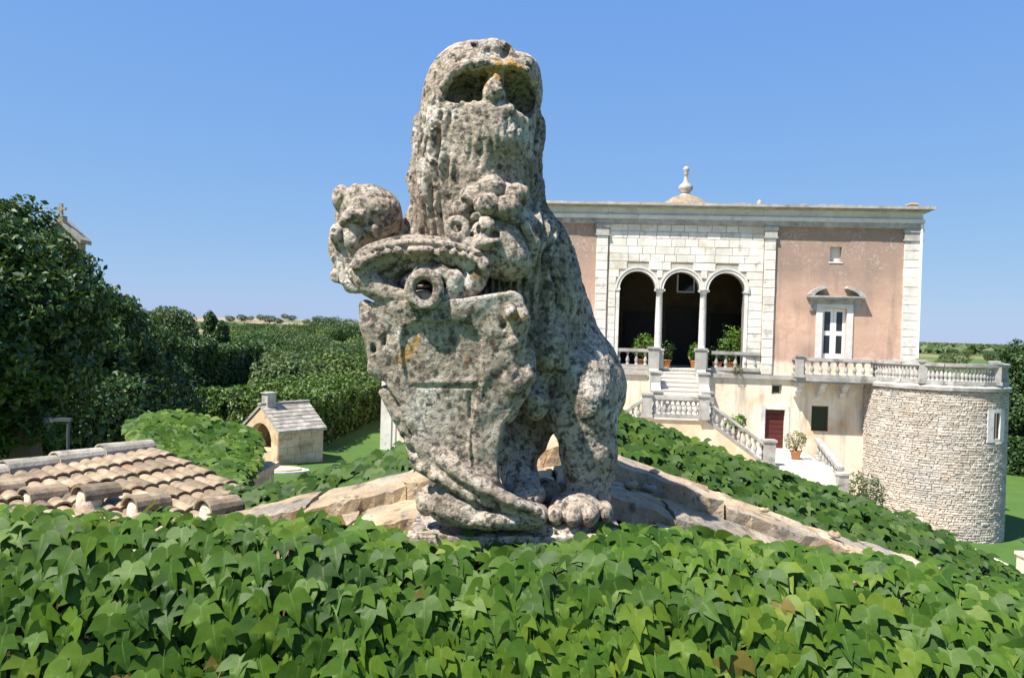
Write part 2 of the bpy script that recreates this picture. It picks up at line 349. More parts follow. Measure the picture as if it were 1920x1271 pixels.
# ------------------------------------------------------------------ terrain
def sstep(t): t = np.clip(t, 0, 1); return t*t*(3-2*t)
def ground(x, y):
    x = np.asarray(x, float); y = np.asarray(y, float)
    t = np.clip((x + 10) / 34.0, 0, 1); t = 0.6*t + 0.4*sstep(t)
    z = CZ - 5.2 - 3.75*t
    fl = CZ - 7.2
    z = z + (fl - z)*sstep((y - 70)/110.0)
    z = z + 12.6*np.exp(-(((x+460)/330)**2 + ((y-1500)/300)**2)) + 6*np.exp(-(((x+120)/420)**2 + ((y-2300)/400)**2))
    return z
def gz(x, y): return float(ground(x, y))
gx = np.sign(np.linspace(-1,1,161))*(np.abs(np.linspace(-1,1,161))**3.2)*6000
gy = np.concatenate([-(np.linspace(1,0,20)**2.5)*600, (np.linspace(0.012,1,170)**2.6)*9000])
GX, GY = np.meshgrid(gx, gy); GZ = ground(GX, GY) + 0.03*vnoise(np.stack([GX.ravel()*0.3, GY.ravel()*0.3, GX.ravel()*0], 1)).reshape(GX.shape)
V = np.stack([GX.ravel(), GY.ravel(), GZ.ravel()], 1); nx = len(gx); ny = len(gy)
I, J = np.meshgrid(np.arange(nx-1), np.arange(ny-1)); a = (J*nx + I).ravel()
F = np.stack([a, a+1, a+nx+1, a+nx], 1)
tag(obj('ground', fast_mesh('ground', V, F, M['ground'], True)), kind='structure')

# unseen gravel court, added to bounce warmer light onto the palace
fx = np.linspace(-4.5, 19.5, 25); fy = np.linspace(12, 37.4, 27); FXg, FYg = np.meshgrid(fx, fy)
V = np.stack([FXg.ravel(), FYg.ravel(), ground(FXg, FYg).ravel() + 0.05], 1); nx = 25
I, J = np.meshgrid(np.arange(24), np.arange(26)); a = (J*nx + I).ravel()
tag(obj('bounce_court', fast_mesh('bounce_court', V, np.stack([a, a+1, a+nx+1, a+nx], 1), M['gravel'], True)), kind='structure')

# dry stubble field on the far rise
fx = np.linspace(-760, -150, 40); fy = np.linspace(1150, 1560, 26); FXg, FYg = np.meshgrid(fx, fy)
V = np.stack([FXg.ravel(), FYg.ravel(), ground(FXg, FYg).ravel() + 1.0], 1); nx = 40
I, J = np.meshgrid(np.arange(39), np.arange(25)); a = (J*nx + I).ravel()
tag(obj('dry_field', fast_mesh('dry_field', V, np.stack([a, a+1, a+nx+1, a+nx], 1), M['straw'], True)), kind='structure')
# ------------------------------------------------------------------ foliage builders
def leaf_cloud_mesh(name, C, Nrm, size, mat, spread=0.9, rng=RNG, aspect=0.55):
    """one small folded leaf (two triangles) at each centre"""
    n = len(C); C = np.asarray(C); Nn = np.asarray(Nrm) + spread*rng.normal(size=(n,3))
    Nn /= np.linalg.norm(Nn, axis=1, keepdims=True) + 1e-9
    T = np.cross(Nn, rng.normal(size=(n,3))); T /= np.linalg.norm(T, axis=1, keepdims=True) + 1e-9
    B = np.cross(Nn, T)
    s = (size*(0.6 + 0.8*rng.random(n)))[:,None]
    V = np.empty((n,4,3)); V[:,0] = C - T*s*0.5; V[:,2] = C + T*s*0.5
    V[:,1] = C + B*s*0.5*aspect + Nn*s*0.12; V[:,3] = C - B*s*0.5*aspect + Nn*s*0.12
    b = np.arange(n)*4
    F = np.concatenate([np.stack([b,b+1,b+2],1), np.stack([b,b+2,b+3],1)])
    return fast_mesh(name, V.reshape(-1,3), F, mat)

def blob_points(blobs, n, rng=RNG, lump=0.22, freq=1.3, shell=0.35):
    """points near the skin of a set of ellipsoids (cx,cy,cz,rx,ry,rz), lumpy"""
    B = np.array(blobs, float); w = (B[:,3]*B[:,4] + B[:,4]*B[:,5] + B[:,3]*B[:,5]); w /= w.sum()
    k = rng.choice(len(B), size=n, p=w)
    d = rng.normal(size=(n,3)); d /= np.linalg.norm(d, axis=1, keepdims=True)
    rad = 1 - shell*rng.random(n)**1.6
    base = B[k,:3] + d*B[k,3:]
    l = 1 + lump*fbm(base*freq, 3, 5)
    Pn = B[k,:3] + d*B[k,3:]*(rad*l)[:,None]
    nr = d/B[k,3:]; nr /= np.linalg.norm(nr, axis=1, keepdims=True)
    # drop points buried deep inside another ellipsoid
    keep = np.ones(n, bool)
    for b in B:
        q = ((Pn - b[:3])/b[3:]); keep &= (np.sum(q*q,1) > 0.36)
    return Pn[keep], nr[keep]

def blob_core(name, blobs, mat, parent, f=0.72):
    m = MB()
    for (x,y,z,a,b,c) in blobs:
        V = []; F = []; nu, nv = 10, 6
        for j in range(nv+1):
            ph = math.pi*j/nv
            for i in range(nu):
                th = 2*math.pi*i/nu; V.append((x+f*a*math.sin(ph)*math.cos(th), y+f*b*math.sin(ph)*math.sin(th), z+f*c*math.cos(ph)))
        for j in range(nv):
            for i in range(nu):
                F.append((j*nu+i, (j+1)*nu+i, (j+1)*nu+(i+1)%nu, j*nu+(i+1)%nu))
        m.add(V, F)
    return m.build(name, mat, parent, True)

def tree(name, label, cat, base, blobs, n, size, mat, group=None, trunk_r=0.2, lump=0.22, freq=1.3, core=True, spread=0.9, limbs=5, shell=0.35):
    """blobs relative to the base"""
    t = thing(name, label, cat, base, 0, group)
    C, Nn = blob_points(blobs, n, lump=lump, freq=freq, shell=shell)
    Nn = Nn + np.array([0,0,0.35])
    obj('crown', leaf_cloud_mesh('crown', C, Nn, size, mat, spread), t)
    top = max(b[2] for b in blobs); m = MB()
    m.tube([(0,0,-0.3),(0.05*top,0.02,top*0.25),(0.02,0.05*top,top*0.55),(0,0,top*0.95)], [trunk_r*1.3, trunk_r, trunk_r*0.75, trunk_r*0.25], 9)
    for b in blobs[:limbs]:
        h = min(top*0.4, b[2]*0.6)
        m.tube([(0.03,0.03,h),(b[0]*0.5,b[1]*0.5,(h+b[2])*0.55),(b[0],b[1],b[2])], [trunk_r*0.55, trunk_r*0.4, trunk_r*0.12], 6)
    m.build('trunk', M['bark'], t)
    if core: blob_core('shade_twigs', blobs, M['hedge_core'], t, 0.66)
    return t

def hedge(name, label, path, width, height, n, size, mat, group=None, lump=0.25, cat='hedge', core_mat=None, flat=False):
    """clipped hedge along a ground path [(x,y),...]; leafy skin over a dark core added to block light"""
    x0, y0 = path[0]; base = Vector((x0, y0, gz(x0, y0)))
    t = thing(name, label, cat, base)
    segs = [(Vector(a+(0,)), Vector(b+(0,))) for a, b in zip(path[:-1], path[1:])]
    Ls = np.array([(b-a).length for a, b in segs]); rng = RNG
    Cs, Ns = [], []
    for (a, b), L in zip(segs, Ls):
        m = int(n*L/Ls.sum()); dx = (b-a).normalized(); nxv = Vector((dx.y, -dx.x, 0))
        s = rng.random(m)*(L + width) - width/2
        per = 2*height + width; q = rng.random(m)*per
        side = np.where(q < height, 1, np.where(q < 2*height, -1, 0))
        off = np.where(side == 0, (q - 2*height) - width/2, side*width/2)
        hz = np.where(side == 0, height, np.where(side == 1, q, q - height))
        endm = rng.random(m) < (2*width*height)/(2*width*height + L*per)
        e = np.where(rng.random(m) < 0.5, -width/2, L + width/2)
        s = np.where(endm, e, s); off = np.where(endm, (rng.random(m)-0.5)*width, off); hz = np.where(endm, rng.random(m)*height, hz)
        px = a.x + dx.x*s + nxv.x*off; py = a.y + dx.y*s + nxv.y*off
        nn = np.stack([np.where(endm, np.sign(e)*dx.x, nxv.x*side), np.where(endm, np.sign(e)*dx.y, nxv.y*side), np.where((side == 0) & ~endm, 1.0, 0.15)], 1)
        pz = ground(px, py) + hz
        pt = np.stack([px,py,pz],1)
        pt += nn*(lump*fbm(pt*0.9, 3, 3) - 0.5*lump*rng.random(m)**2)[:,None]
        Cs.append(pt); Ns.append(nn)
    C = np.concatenate(Cs) - np.array(base); Nn = np.concatenate(Ns)
    obj('foliage', leaf_cloud_mesh('foliage', C, Nn, size, mat, 0.8), t)
    m = MB(); w = width*0.5 - 0.28*lump - 0.14
    for a, b in segs:
        dx = (b-a).normalized(); nv = Vector((dx.y,-dx.x,0)); k = 8
        a2 = a - dx*(w); b2 = b + dx*(w)
        V = []
        for i in range(k+1):
            c = a2.lerp(b2, i/k); g = gz(c.x, c.y)
            for (o_, h_) in ((-w,-0.3),(w,-0.3),(w,height-0.22),(-w,height-0.22)):
                V.append((c.x+nv.x*o_-base.x, c.y+nv.y*o_-base.y, g+h_-base.z))
        F = [(0,1,2,3), (4*k+3,4*k+2,4*k+1,4*k)]
        for i in range(k):
            for j in range(4): F.append((4*i+j, 4*i+4+j, 4*i+4+(j+1)%4, 4*i+(j+1)%4))
        m.add(V, F)
    m.build('shade_twigs', M['hedge_core'], t)
    return t

# a three-lobed creeper leaf, stalk at the origin, tip along +y, face along +z
def ivy_leaf_mesh(name, mat, seed, simple=False):
    r = random.Random(seed); j = lambda a=0.05: r.uniform(-a, a)
    fold = 0.16 + j(0.1); droop = 0.22 + j(0.12)
    mid = [(0,0.02),(0,0.30),(0,0.60),(0+j(0.05),1.12)]
    if simple:
        side = [(0.24,-0.10),(0.48+j(),0.06),(0.66+j(),0.52+j()),(0.27,0.42),(0.15,0.74)]
    else:
        side = [(0.13,-0.10),(0.32,-0.10),(0.46+j(),0.02),(0.55+j(0.03),0.20),(0.69+j(),0.53+j(0.06)),(0.42,0.45),(0.27,0.42),(0.23,0.62),(0.11,0.86)]
    V = []; 
    def zf(x, y): return fold*abs(x) - droop*max(0, y-0.1)**2 - 0.35*max(0, abs(x)-0.3)**2*2 + j(0.015)
    for x, y in mid: V.append((x, y, zf(x,y)))
    nm = len(mid); F = []
    for sgn in (1, -1):
        b = len(V)
        for x, y in side:
            x2 = sgn*x*(1+j(0.08)); y2 = y + j(0.03); V.append((x2, y2, zf(x2, y2)))
        k = len(side)
        if simple: tri = [(0,b,b+1),(0,b+1,1),(1,b+1,b+2),(1,b+2,b+3),(1,b+3,2),(2,b+3,b+4),(2,b+4,3)]
        else: tri = [(0,b,b+1),(0,b+1,b+2),(0,b+2,1),(1,b+2,b+3),(1,b+3,b+5),(b+3,b+4,b+5),(1,b+5,b+6),(1,b+6,2),(2,b+6,b+7),(2,b+7,b+8),(2,b+8,3)]
        for t_ in tri: F.append(t_ if sgn > 0 else t_[::-1])
    V = np.array(V); V[:,1] -= 0.0
    if not simple:   # stalk
        n0 = len(V); V = np.concatenate([V, [(0.012,0.03,0.0),(-0.012,0.03,0.0),(0.0,-0.45,-0.22)]]); F.append((n0,n0+1,n0+2))
    return np.array(V), np.array(F)

def ivy_patch(root, S, n, size, mat, nparts, variants=6, tip_down=None, lift=0.03, seed=1, simple=False, face=0.35, inner=0.5, rnd=0.26, grow=0.0):
    """S(i,j arrays in 0..1) -> points; leaves shingled over the surface, tips downhill, the largest seen as parts"""
    rng = np.random.default_rng(seed)
    LV = [ivy_leaf_mesh('leaf', mat, seed*31+k, simple) for k in range(variants)]
    # stratified sample
    cols = int(math.sqrt(n*2.4)); rows = max(1, n//cols)
    a, b = np.meshgrid(np.arange(cols), np.arange(rows)); 
    a = ((a + rng.random(a.shape))/cols).ravel(); b = ((b + rng.random(b.shape))/rows).ravel()
    e = 0.004
    p = S(a, b); pa = S(np.clip(a+e,0,1.02), b) - S(np.clip(a-e,-0.02,1), b); pb = S(a, b+e) - S(a, b-e)
    nr = np.cross(pb, pa); nr /= np.linalg.norm(nr,axis=1,keepdims=True)+1e-9
    toward = np.array([0,0,CZ]) - p; toward /= np.linalg.norm(toward,axis=1,keepdims=True)
    nr *= np.sign(np.sum(nr*toward,1))[:,None]
    m = len(p)
    layer = (rng.random(m) < inner)
    depth = np.where(layer, -0.05*rng.random(m)-0.02, lift*rng.random(m)+0.01)*(size/0.12)
    p = p + nr*depth[:,None]
    dn = pb/(np.linalg.norm(pb,axis=1,keepdims=True)+1e-9) + np.array([0,0,-1.0]) + nr*face + 0.34*rng.normal(size=(m,3))
    Y = dn/(np.linalg.norm(dn,axis=1,keepdims=True)+1e-9)
    Z = nr*0.7 + np.array([-0.1,0,0.08]) + 0.8*toward + rnd*rng.normal(size=(m,3))
    Z = Z - Y*np.sum(Z*Y,1)[:,None]; Z /= np.linalg.norm(Z,axis=1,keepdims=True)+1e-9
    X = np.cross(Y, Z)
    s = size*(1 + grow*(b-0.5))*(0.55 + 0.75*rng.random(m)**0.8)*np.where(layer, 0.9, 1.0)
    base = np.array(root.location)
    dist = np.linalg.norm(p - np.array([0,0,CZ]),axis=1)
    seen = s/dist*np.where(layer, 0.3, 1.0)
    order = np.argsort(-seen); parts = set(order[:nparts].tolist())
    def rib(me, nv_, k_):
        at = me.attributes.new('rib', 'FLOAT', 'POINT'); r_ = np.zeros(nv_, np.float32); r_[:4] = 1.0
        at.data.foreach_set('value', np.tile(r_, k_)); return me
    meshes = [rib(fast_mesh('leaf', v, f, mat, True), len(v), 1) for v, f in LV]
    for i in order[:nparts]:
        k = int(rng.integers(variants))
        o = bpy.data.objects.new('leaf', meshes[k]); COL.objects.link(o); o.parent = root
        q = p[i] - base
        o.matrix_local = Matrix(((X[i,0]*s[i],Y[i,0]*s[i],Z[i,0]*s[i],q[0]),(X[i,1]*s[i],Y[i,1]*s[i],Z[i,1]*s[i],q[1]),(X[i,2]*s[i],Y[i,2]*s[i],Z[i,2]*s[i],q[2]),(0,0,0,1)))
    rest = np.array([i for i in range(m) if i not in parts])
    VV, FF, nv = [], [], 0; RB = []
    kk = rng.integers(variants, size=len(rest))
    for k in range(variants):
        ids = rest[kk == k]
        if len(ids) == 0: continue
        v, f = LV[k]
        w = (p[ids]-base)[:,None,:] + s[ids][:,None,None]*(v[None,:,0:1]*X[ids][:,None,:] + v[None,:,1:2]*Y[ids][:,None,:] + v[None,:,2:3]*Z[ids][:,None,:])
        r_ = np.zeros(len(v), np.float32); r_[:4] = 1.0; RB.append(np.tile(r_, len(ids)))
        VV.append(w.reshape(-1,3)); FF.append((f[None] + (np.arange(len(ids))*len(v))[:,None,None] + nv).reshape(-1,3)); nv += len(ids)*len(v)
    o = obj('leaf_mass', fast_mesh('leaf_mass', np.concatenate(VV), np.concatenate(FF), mat, True), root)
    o.data.attributes.new('rib','FLOAT','POINT').data.foreach_set('value', np.concatenate(RB))
    o['kind'] = 'stuff'
    return p, nr

def surf_from_px(rows):
    """rows: list over j (top to bottom) of lists of (u, v, d); returns S(a,b) by bilinear interpolation through the points"""
    G = np.array([[tuple(P(*q)) for q in r] for r in rows]); nr_, nc_ = G.shape[:2]
    def S(a, b):
        x = np.clip(np.asarray(a,float),-0.02,1.02)*(nc_-1); y = np.clip(np.asarray(b,float),-0.05,1.05)*(nr_-1)
        i = np.clip(np.floor(x).astype(int),0,nc_-2); j = np.clip(np.floor(y).astype(int),0,nr_-2)
        fx = (x-i)[:,None]; fy = (y-j)[:,None]
        return G[j,i]*(1-fx)*(1-fy) + G[j,i+1]*fx*(1-fy) + G[j+1,i]*(1-fx)*fy + G[j+1,i+1]*fx*fy
    return S
def surf_mesh(S, root, name, mat, na=60, nb=24, off=-0.09, amp=0.03):
    a, b = np.meshgrid(np.linspace(0,1,na), np.linspace(0,1,nb)); p = S(a.ravel(), b.ravel())
    e = 0.01
    pa = S(np.clip(a.ravel()+e,0,1),b.ravel()) - S(np.clip(a.ravel()-e,0,1),b.ravel()); pb = S(a.ravel(),np.clip(b.ravel()+e,0,1)) - S(a.ravel(),np.clip(b.ravel()-e,0,1))
    nr = np.cross(pb,pa); nr /= np.linalg.norm(nr,axis=1,keepdims=True); tw = np.array([0,0,CZ])-p; nr *= np.sign(np.sum(nr*tw,1))[:,None]
    p = p + nr*(off + amp*fbm(p*6,3,2))[:,None] - np.array(root.location)
    I, J = np.meshgrid(np.arange(na-1), np.arange(nb-1)); q = (J*na+I).ravel()
    return obj(name, fast_mesh(name, p, np.stack([q,q+1,q+na+1,q+na],1), mat, True), root)
# ------------------------------------------------------------------ lion statue: carved as distance fields, then meshed
LS = 0.2                                   # metres per unit; the statue stands 15 units (3 m) from the eye
def Lp(u, v, y):
    k = (15.0 + y)/15.0
    return np.array([(u-960)/100*k, y, (635.5-v)/100*k])
class Field:
    def __init__(s, lo, hi, h):
        s.lo = np.array(lo, float); s.h = h; s.n = np.ceil((np.array(hi)-s.lo)/h).astype(int) + 1
        s.ax = [s.lo[i] + h*np.arange(s.n[i]) for i in range(3)]
        s.d = np.full(tuple(s.n), 9.0, np.float32)
    def sub(s, c0, c1, m):
        i0 = np.clip(np.floor((np.minimum(c0,c1) - m - s.lo)/s.h).astype(int), 0, s.n-1)
        i1 = np.clip(np.ceil((np.maximum(c0,c1) + m - s.lo)/s.h).astype(int)+1, 1, s.n)
        sl = tuple(slice(a,b) for a,b in zip(i0,i1))
        X = s.ax[0][sl[0]][:,None,None]; Y = s.ax[1][sl[1]][None,:,None]; Z = s.ax[2][sl[2]][None,None,:]
        return sl, X, Y, Z
    def put(s, sl, e, k, op):
        a = s.d[sl]; e = e.astype(np.float32)
        if op == '+':
            h = np.clip(0.5 + 0.5*(a - e)/k, 0, 1); s.d[sl] = a*(1-h) + e*h - k*h*(1-h)
        else:
            h = np.clip(0.5 - 0.5*(a + e)/k, 0, 1); s.d[sl] = a*(1-h) - e*h + k*h*(1-h)
    def ell(s, u, v, y, r, k=0.12, op='+', rot=0.0, tilt=0.0):
        """ellipsoid; rot turns it in the picture plane (degrees), tilt leans its top to the back"""
        c = Lp(u, v, y); kk = (15+y)/15; r = np.array(r, float)*kk; R_ = r.max()
        sl, X, Y, Z = s.sub(c, c, R_ + 3*k + 0.1)
        X = X - c[0]; Y = Y - c[1]; Z = Z - c[2]
        if rot: a = R(rot); X, Z = X*math.cos(a) + Z*math.sin(a), -X*math.sin(a) + Z*math.cos(a)
        if tilt: a = R(tilt); Y, Z = Y*math.cos(a) - Z*math.sin(a), Y*math.sin(a) + Z*math.cos(a)
        k0 = np.sqrt((X/r[0])**2 + (Y/r[1])**2 + (Z/r[2])**2); k1 = np.sqrt((X/r[0]**2)**2 + (Y/r[1]**2)**2 + (Z/r[2]**2)**2)
        s.put(sl, k0*(k0-1)/(k1+1e-6), k, op); return s
    def chain(s, pts, k=0.12, op='+', sy=1.0):
        """tapering limb through (u, v, y, r); sy flattens it in depth"""
        for p, q in zip(pts[:-1], pts[1:]):
            a = Lp(*p[:3]); b = Lp(*q[:3]); ra = p[3]*(15+p[2])/15; rb = q[3]*(15+q[2])/15
            sl, X, Y, Z = s.sub(a, b, max(ra, rb)*max(1,sy) + 3*k + 0.1)
            ab = b - a; ab2 = ab.copy(); ab2[1] /= sy
            dx, dy, dz = X-a[0], (Y-a[1])/sy, Z-a[2]
            t = np.clip((dx*ab2[0] + dy*ab2[1] + dz*ab2[2])/(ab2@ab2 + 1e-9), 0, 1)
            e = np.sqrt((dx-t*ab2[0])**2 + (dy-t*ab2[1])**2 + (dz-t*ab2[2])**2) - (ra + (rb-ra)*t)
            s.put(sl, e*min(1,sy), k, op)
        return s
    def arc(s, u, v, y, ru, rv, r, a0=0, a1=360, n=20, k=0.05, op='+', dy=0.0):
        pts = []
        for i in range(n+1):
            a = R(a0 + (a1-a0)*i/n); pts.append((u+ru*math.cos(a), v-rv*math.sin(a), y - dy*math.sin(a), r))
        return s.chain(pts, k, op)
    def mesh(s):
        """surface nets"""
        d = s.d; ins = d < 0
        nx_, ny_, nz_ = d.shape
        cnt = np.zeros((nx_-1,ny_-1,nz_-1), np.int8)
        for i in (0,1):
            for j in (0,1):
                for k in (0,1): cnt += ins[i:nx_-1+i, j:ny_-1+j, k:nz_-1+k]
        act = (cnt > 0) & (cnt < 8); idx = np.full(act.shape, -1, np.int64); ii = np.argwhere(act); idx[act] = np.arange(len(ii))
        acc = np.zeros((len(ii),3)); num = np.zeros(len(ii))
        cor = [(i,j,k) for i in (0,1) for j in (0,1) for k in (0,1)]
        val = {c: d[ii[:,0]+c[0], ii[:,1]+c[1], ii[:,2]+c[2]].astype(float) for c in cor}
        for a in cor:
            for ax in range(3):
                if a[ax]: continue
                b = list(a); b[ax] = 1; b = tuple(b); da, db = val[a], val[b]; cr = (da < 0) != (db < 0)
                t = np.where(cr, da/(da-db+1e-12), 0.0)
                for q in range(3): acc[:,q] += np.where(cr, a[q] + (t if q == ax else 0), 0)
                num += cr
        V = s.lo + (ii + acc/num[:,None])*s.h
        Fs = []
        for ax in range(3):
            o1, o2 = [(1,2),(2,0),(0,1)][ax]
            lo = [slice(None)]*3; hi = [slice(None)]*3; lo[ax] = slice(0,-1); hi[ax] = slice(1,None)
            e = np.argwhere(ins[tuple(lo)] != ins[tuple(hi)])
            ok = (e[:,o1] > 0) & (e[:,o2] > 0) & (e[:,o1] < s.n[o1]-1) & (e[:,o2] < s.n[o2]-1) & (e[:,ax] < s.n[ax]-1); e = e[ok]
            q = []
            for (da, db) in ((0,0),(-1,0),(-1,-1),(0,-1)):
                f = e.copy(); f[:,o1] += da; f[:,o2] += db; q.append(idx[f[:,0],f[:,1],f[:,2]])
            Q = np.stack(q,1); inside = ins[e[:,0],e[:,1],e[:,2]]
            Q[~inside] = Q[~inside][:,::-1]; Fs.append(Q)
        return V, np.concatenate(Fs)
def vnormals(V, F):
    n = np.cross(V[F[:,2]]-V[F[:,0]], V[F[:,3]]-V[F[:,1]]); out = np.zeros_like(V)
    for k in range(4): np.add.at(out, F[:,k], n)
    return out/(np.linalg.norm(out,axis=1,keepdims=True)+1e-9)
def lion_world(V):
    """camera-aligned lion units to the world"""
    q = np.stack([V[:,0]*LS, V[:,2]*LS, -(15+V[:,1])*LS], 1)
    return q @ np.array(CM).T + np.array([0,0,CZ])
def weather(V, F, amp=1.0):
    n = vnormals(V, F)
    d = 0.028*fbm(V*1.6, 2, 1) + 0.012*fbm(V*4.5, 2, 4)
    pit = fbm(V*10.0, 2, 8); d -= 0.045*np.clip(pit-0.55, 0, 1)
    d += 0.006*fbm(V*19, 2, 9)
    return V + n*(d*amp)[:,None]

LH = 0.024
body = Field((-3.6,-1.9,-3.9), (2.6,3.4,5.9), LH)
B = body
# trunk, neck and head
B.chain([(1075,735,1.35,0.86),(1030,610,1.05,0.78),(985,505,0.75,0.86),(903,425,0.45,1.20),(891,330,0.25,1.16),(898,250,0.15,1.09),(904,185,0.05,1.06)], 0.25)
B.chain([(1065,700,1.2,0.72),(1010,560,0.35,0.66),(985,470,0.2,0.7)], 0.3)
B.chain([(800,440,0.4,0.5),(770,520,0.2,0.6),(800,620,0.1,0.7),(860,740,0.1,0.6),(930,840,0.2,0.35)], 0.3)     # chest behind the shield
B.chain([(900,500,0.4,0.9),(950,640,0.5,0.8)], 0.3)
B.ell(906,172,0.02,(1.09,1.02,0.82), 0.15)
B.ell(922,252,-0.55,(0.74,0.60,0.66), 0.15)                      # chin and throat
B.ell(870,120,-0.15,(0.45,0.7,0.30), 0.12, rot=22)
B.ell(905,112,-0.3,(0.62,0.62,0.26), 0.1)
B.ell(925,100,-0.45,(0.42,0.45,0.27), 0.05)
B.ell(975,140,-0.25,(0.36,0.62,0.36), 0.1, rot=-45)
# muzzle, nose and brow lumps
for q in [(922,97,-0.50,(0.36,0.36,0.22)),(893,103,-0.3,(0.17,0.25,0.13)),(946,101,-0.5,(0.17,0.25,0.17)),(868,103,-0.1,(0.24,0.25,0.12)),(902,116,-0.82,(0.30,0.14,0.08)),(955,118,-0.8,(0.22,0.16,0.10)),(985,128,-0.6,(0.17,0.18,0.14)),(918,90,-0.55,(0.13,0.13,0.11)),(936,104,-0.75,(0.13,0.13,0.12))]:
    B.ell(*q, k=0.03)
# wide open mouth with the tongue standing in it
B.ell(866,160,-1.0,(0.40,0.95,0.33), 0.05, '-', rot=12)
B.ell(900,164,-1.0,(0.34,0.95,0.32), 0.05, '-')
B.ell(978,174,-0.9,(0.33,0.95,0.46), 0.05, '-', rot=-8)
B.ell(946,162,-1.0,(0.34,0.9,0.33), 0.05, '-'); B.ell(912,169,-1.10,(0.80,0.62,0.215), 0.03, '-')
B.chain([(927,206,-0.70,0.25),(926,174,-0.92,0.225),(931,136,-0.92,0.15)], 0.04)
B.chain([(828,190,-0.78,0.07),(832,160,-0.88,0.08),(850,131,-0.97,0.10),(880,118,-1.02,0.10),(908,116,-1.05,0.09),(932,121,-1.04,0.09),(958,120,-1.01,0.09),(986,131,-0.90,0.09),(1003,158,-0.72,0.075),(1011,195,-0.58,0.06)], 0.04)
B.ell(923,94,-0.55,(0.33,0.33,0.21), 0.03); B.ell(872,103,-0.30,(0.30,0.35,0.17), 0.03, rot=20); B.ell(962,112,-0.62,(0.22,0.26,0.14), 0.03)
for a, b in (((891,84,-0.8),(899,104,-1.0)),((900,112,-1.0),(948,110,-0.98)),((950,88,-0.7),(940,112,-0.95)),((915,92,-0.9),(920,98,-0.92)),((934,93,-0.9),(937,98,-0.92)),((975,112,-0.7),(995,138,-0.75))):
    B.chain([a+(0.075,), b+(0.075,)], 0.05, '-')
B.chain([(850,203,-0.80,0.10),(900,205,-0.92,0.12),(955,208,-0.92,0.12),(985,226,-0.78,0.09)], 0.12)
for u in (866,888): B.ell(u,191,-0.98,(0.06,0.06,0.05), 0.03)
# raised left forepaw
B.chain([(850,480,0.35,0.62),(740,520,0.1,0.46),(668,500,0.0,0.36),(660,455,-0.1,0.40),(688,402,-0.15,0.56)], 0.15)
B.ell(692,398,-0.12,(0.60,0.56,0.50), 0.1, rot=-12)
B.ell(722,420,0.0,(0.32,0.5,0.30), 0.1)
for q in [(640,372,-0.30,(0.17,0.28,0.26)),(668,362,-0.40,(0.16,0.26,0.20)),(700,366,-0.36,(0.17,0.26,0.18)),(661,408,-0.58,(0.19,0.20,0.14)),(633,438,-0.42,(0.15,0.22,0.20)),(697,432,-0.52,(0.20,0.2,0.16)),(664,440,-0.45,(0.20,0.2,0.30))]: B.ell(*q, k=0.05)
B.chain([(640,415,-0.55,0.05),(655,398,-0.72,0.07),(678,400,-0.74,0.06),(684,415,-0.66,0.05)], 0.03)
B.chain([(640,470,-0.2,0.22),(668,520,-0.3,0.26)], 0.1)
# right forepaw on the crest, with knuckles
B.chain([(1005,520,0.2,0.52),(985,440,-0.2,0.46),(940,392,-0.65,0.42),(905,385,-0.75,0.36)], 0.15)
for q in [(922,352,-0.98,(0.27,0.30,0.25)),(886,368,-0.95,(0.24,0.26,0.21)),(913,384,-1.18,(0.27,0.24,0.24)),(950,388,-1.14,(0.25,0.24,0.23)),(967,366,-0.96,(0.25,0.28,0.22)),(865,396,-0.9,(0.21,0.24,0.20))]: B.ell(*q, k=0.025)
# hindquarters
B.ell(1092,735,0.75,(0.66,1.0,1.12), 0.25, rot=8)
B.ell(1118,700,1.4,(0.50,0.9,0.85), 0.2, rot=22)
B.chain([(1098,780,0.45,0.58),(1112,850,0.42,0.44),(1112,905,0.45,0.36),(1110,955,0.35,0.36)], 0.15)
B.chain([(1060,770,0.2,0.35),(1085,850,0.2,0.30),(1095,930,0.15,0.3)], 0.15)
B.ell(1080,952,-0.15,(0.50,0.60,0.30), 0.12)
for q in [(1042,966,-0.58,(0.17,0.24,0.20)),(1074,968,-0.70,(0.17,0.24,0.20)),(1106,968,-0.62,(0.17,0.24,0.20)),(1134,960,-0.35,(0.14,0.26,0.20))]: B.ell(*q, k=0.05)
B.chain([(1020,740,1.3,0.55),(985,810,1.1,0.46),(965,865,0.9,0.34),(978,905,0.6,0.30),(985,930,0.3,0.30)], 0.15)
B.ell(990,930,-0.05,(0.34,0.5,0.26), 0.1)
B.ell(1025,922,0.9,(0.28,0.4,0.22), 0.08)
B.ell(1003,752,0.05,(0.27,0.30,0.35), 0.06); B.ell(1012,715,0.2,(0.22,0.30,0.26), 0.1)
B.ell(1030,640,0.0,(0.42,0.4,0.6), 0.2)
V, F = body.mesh(); V = weather(V, F)
# locks of the mane: vertical grooves round neck and shoulders
n = vnormals(V, F); k = (15+V[:,1])/15; u = V[:,0]/k*100+960; v = 635.5 - V[:,2]/k*100
wgt = sstep((v-200)/30)*sstep((640-v)/140)*sstep((V[:,1]+1.6)/0.3)
def off_blob(u0,v0,ru,rv): return sstep(((u-u0)/ru)**2 + ((v-v0)/rv)**2 - 0.75)
wgt *= off_blob(684,415,85,95)*np.where(V[:,1] < -0.35, off_blob(915,385,85,62), 1)*np.where(V[:,1] < -0.3, off_blob(926,262,84,98)*0.9+0.1, 1)
ang = np.arctan2(V[:,0]+0.45, -(V[:,1]-0.3))
ph = ang*46 + 3.0*fbm(V*np.array([1.8,1.8,1.4]), 2, 3)
st = np.abs(np.sin(ph*0.5 + 0.9*np.sin(V[:,2]*3.4 + ang*3)))            # wavy strands
br = 0.62 + 0.6*np.clip(vnoise(V*np.array([4.5,4.5,2.6]), 23), -0.6, 0.8)
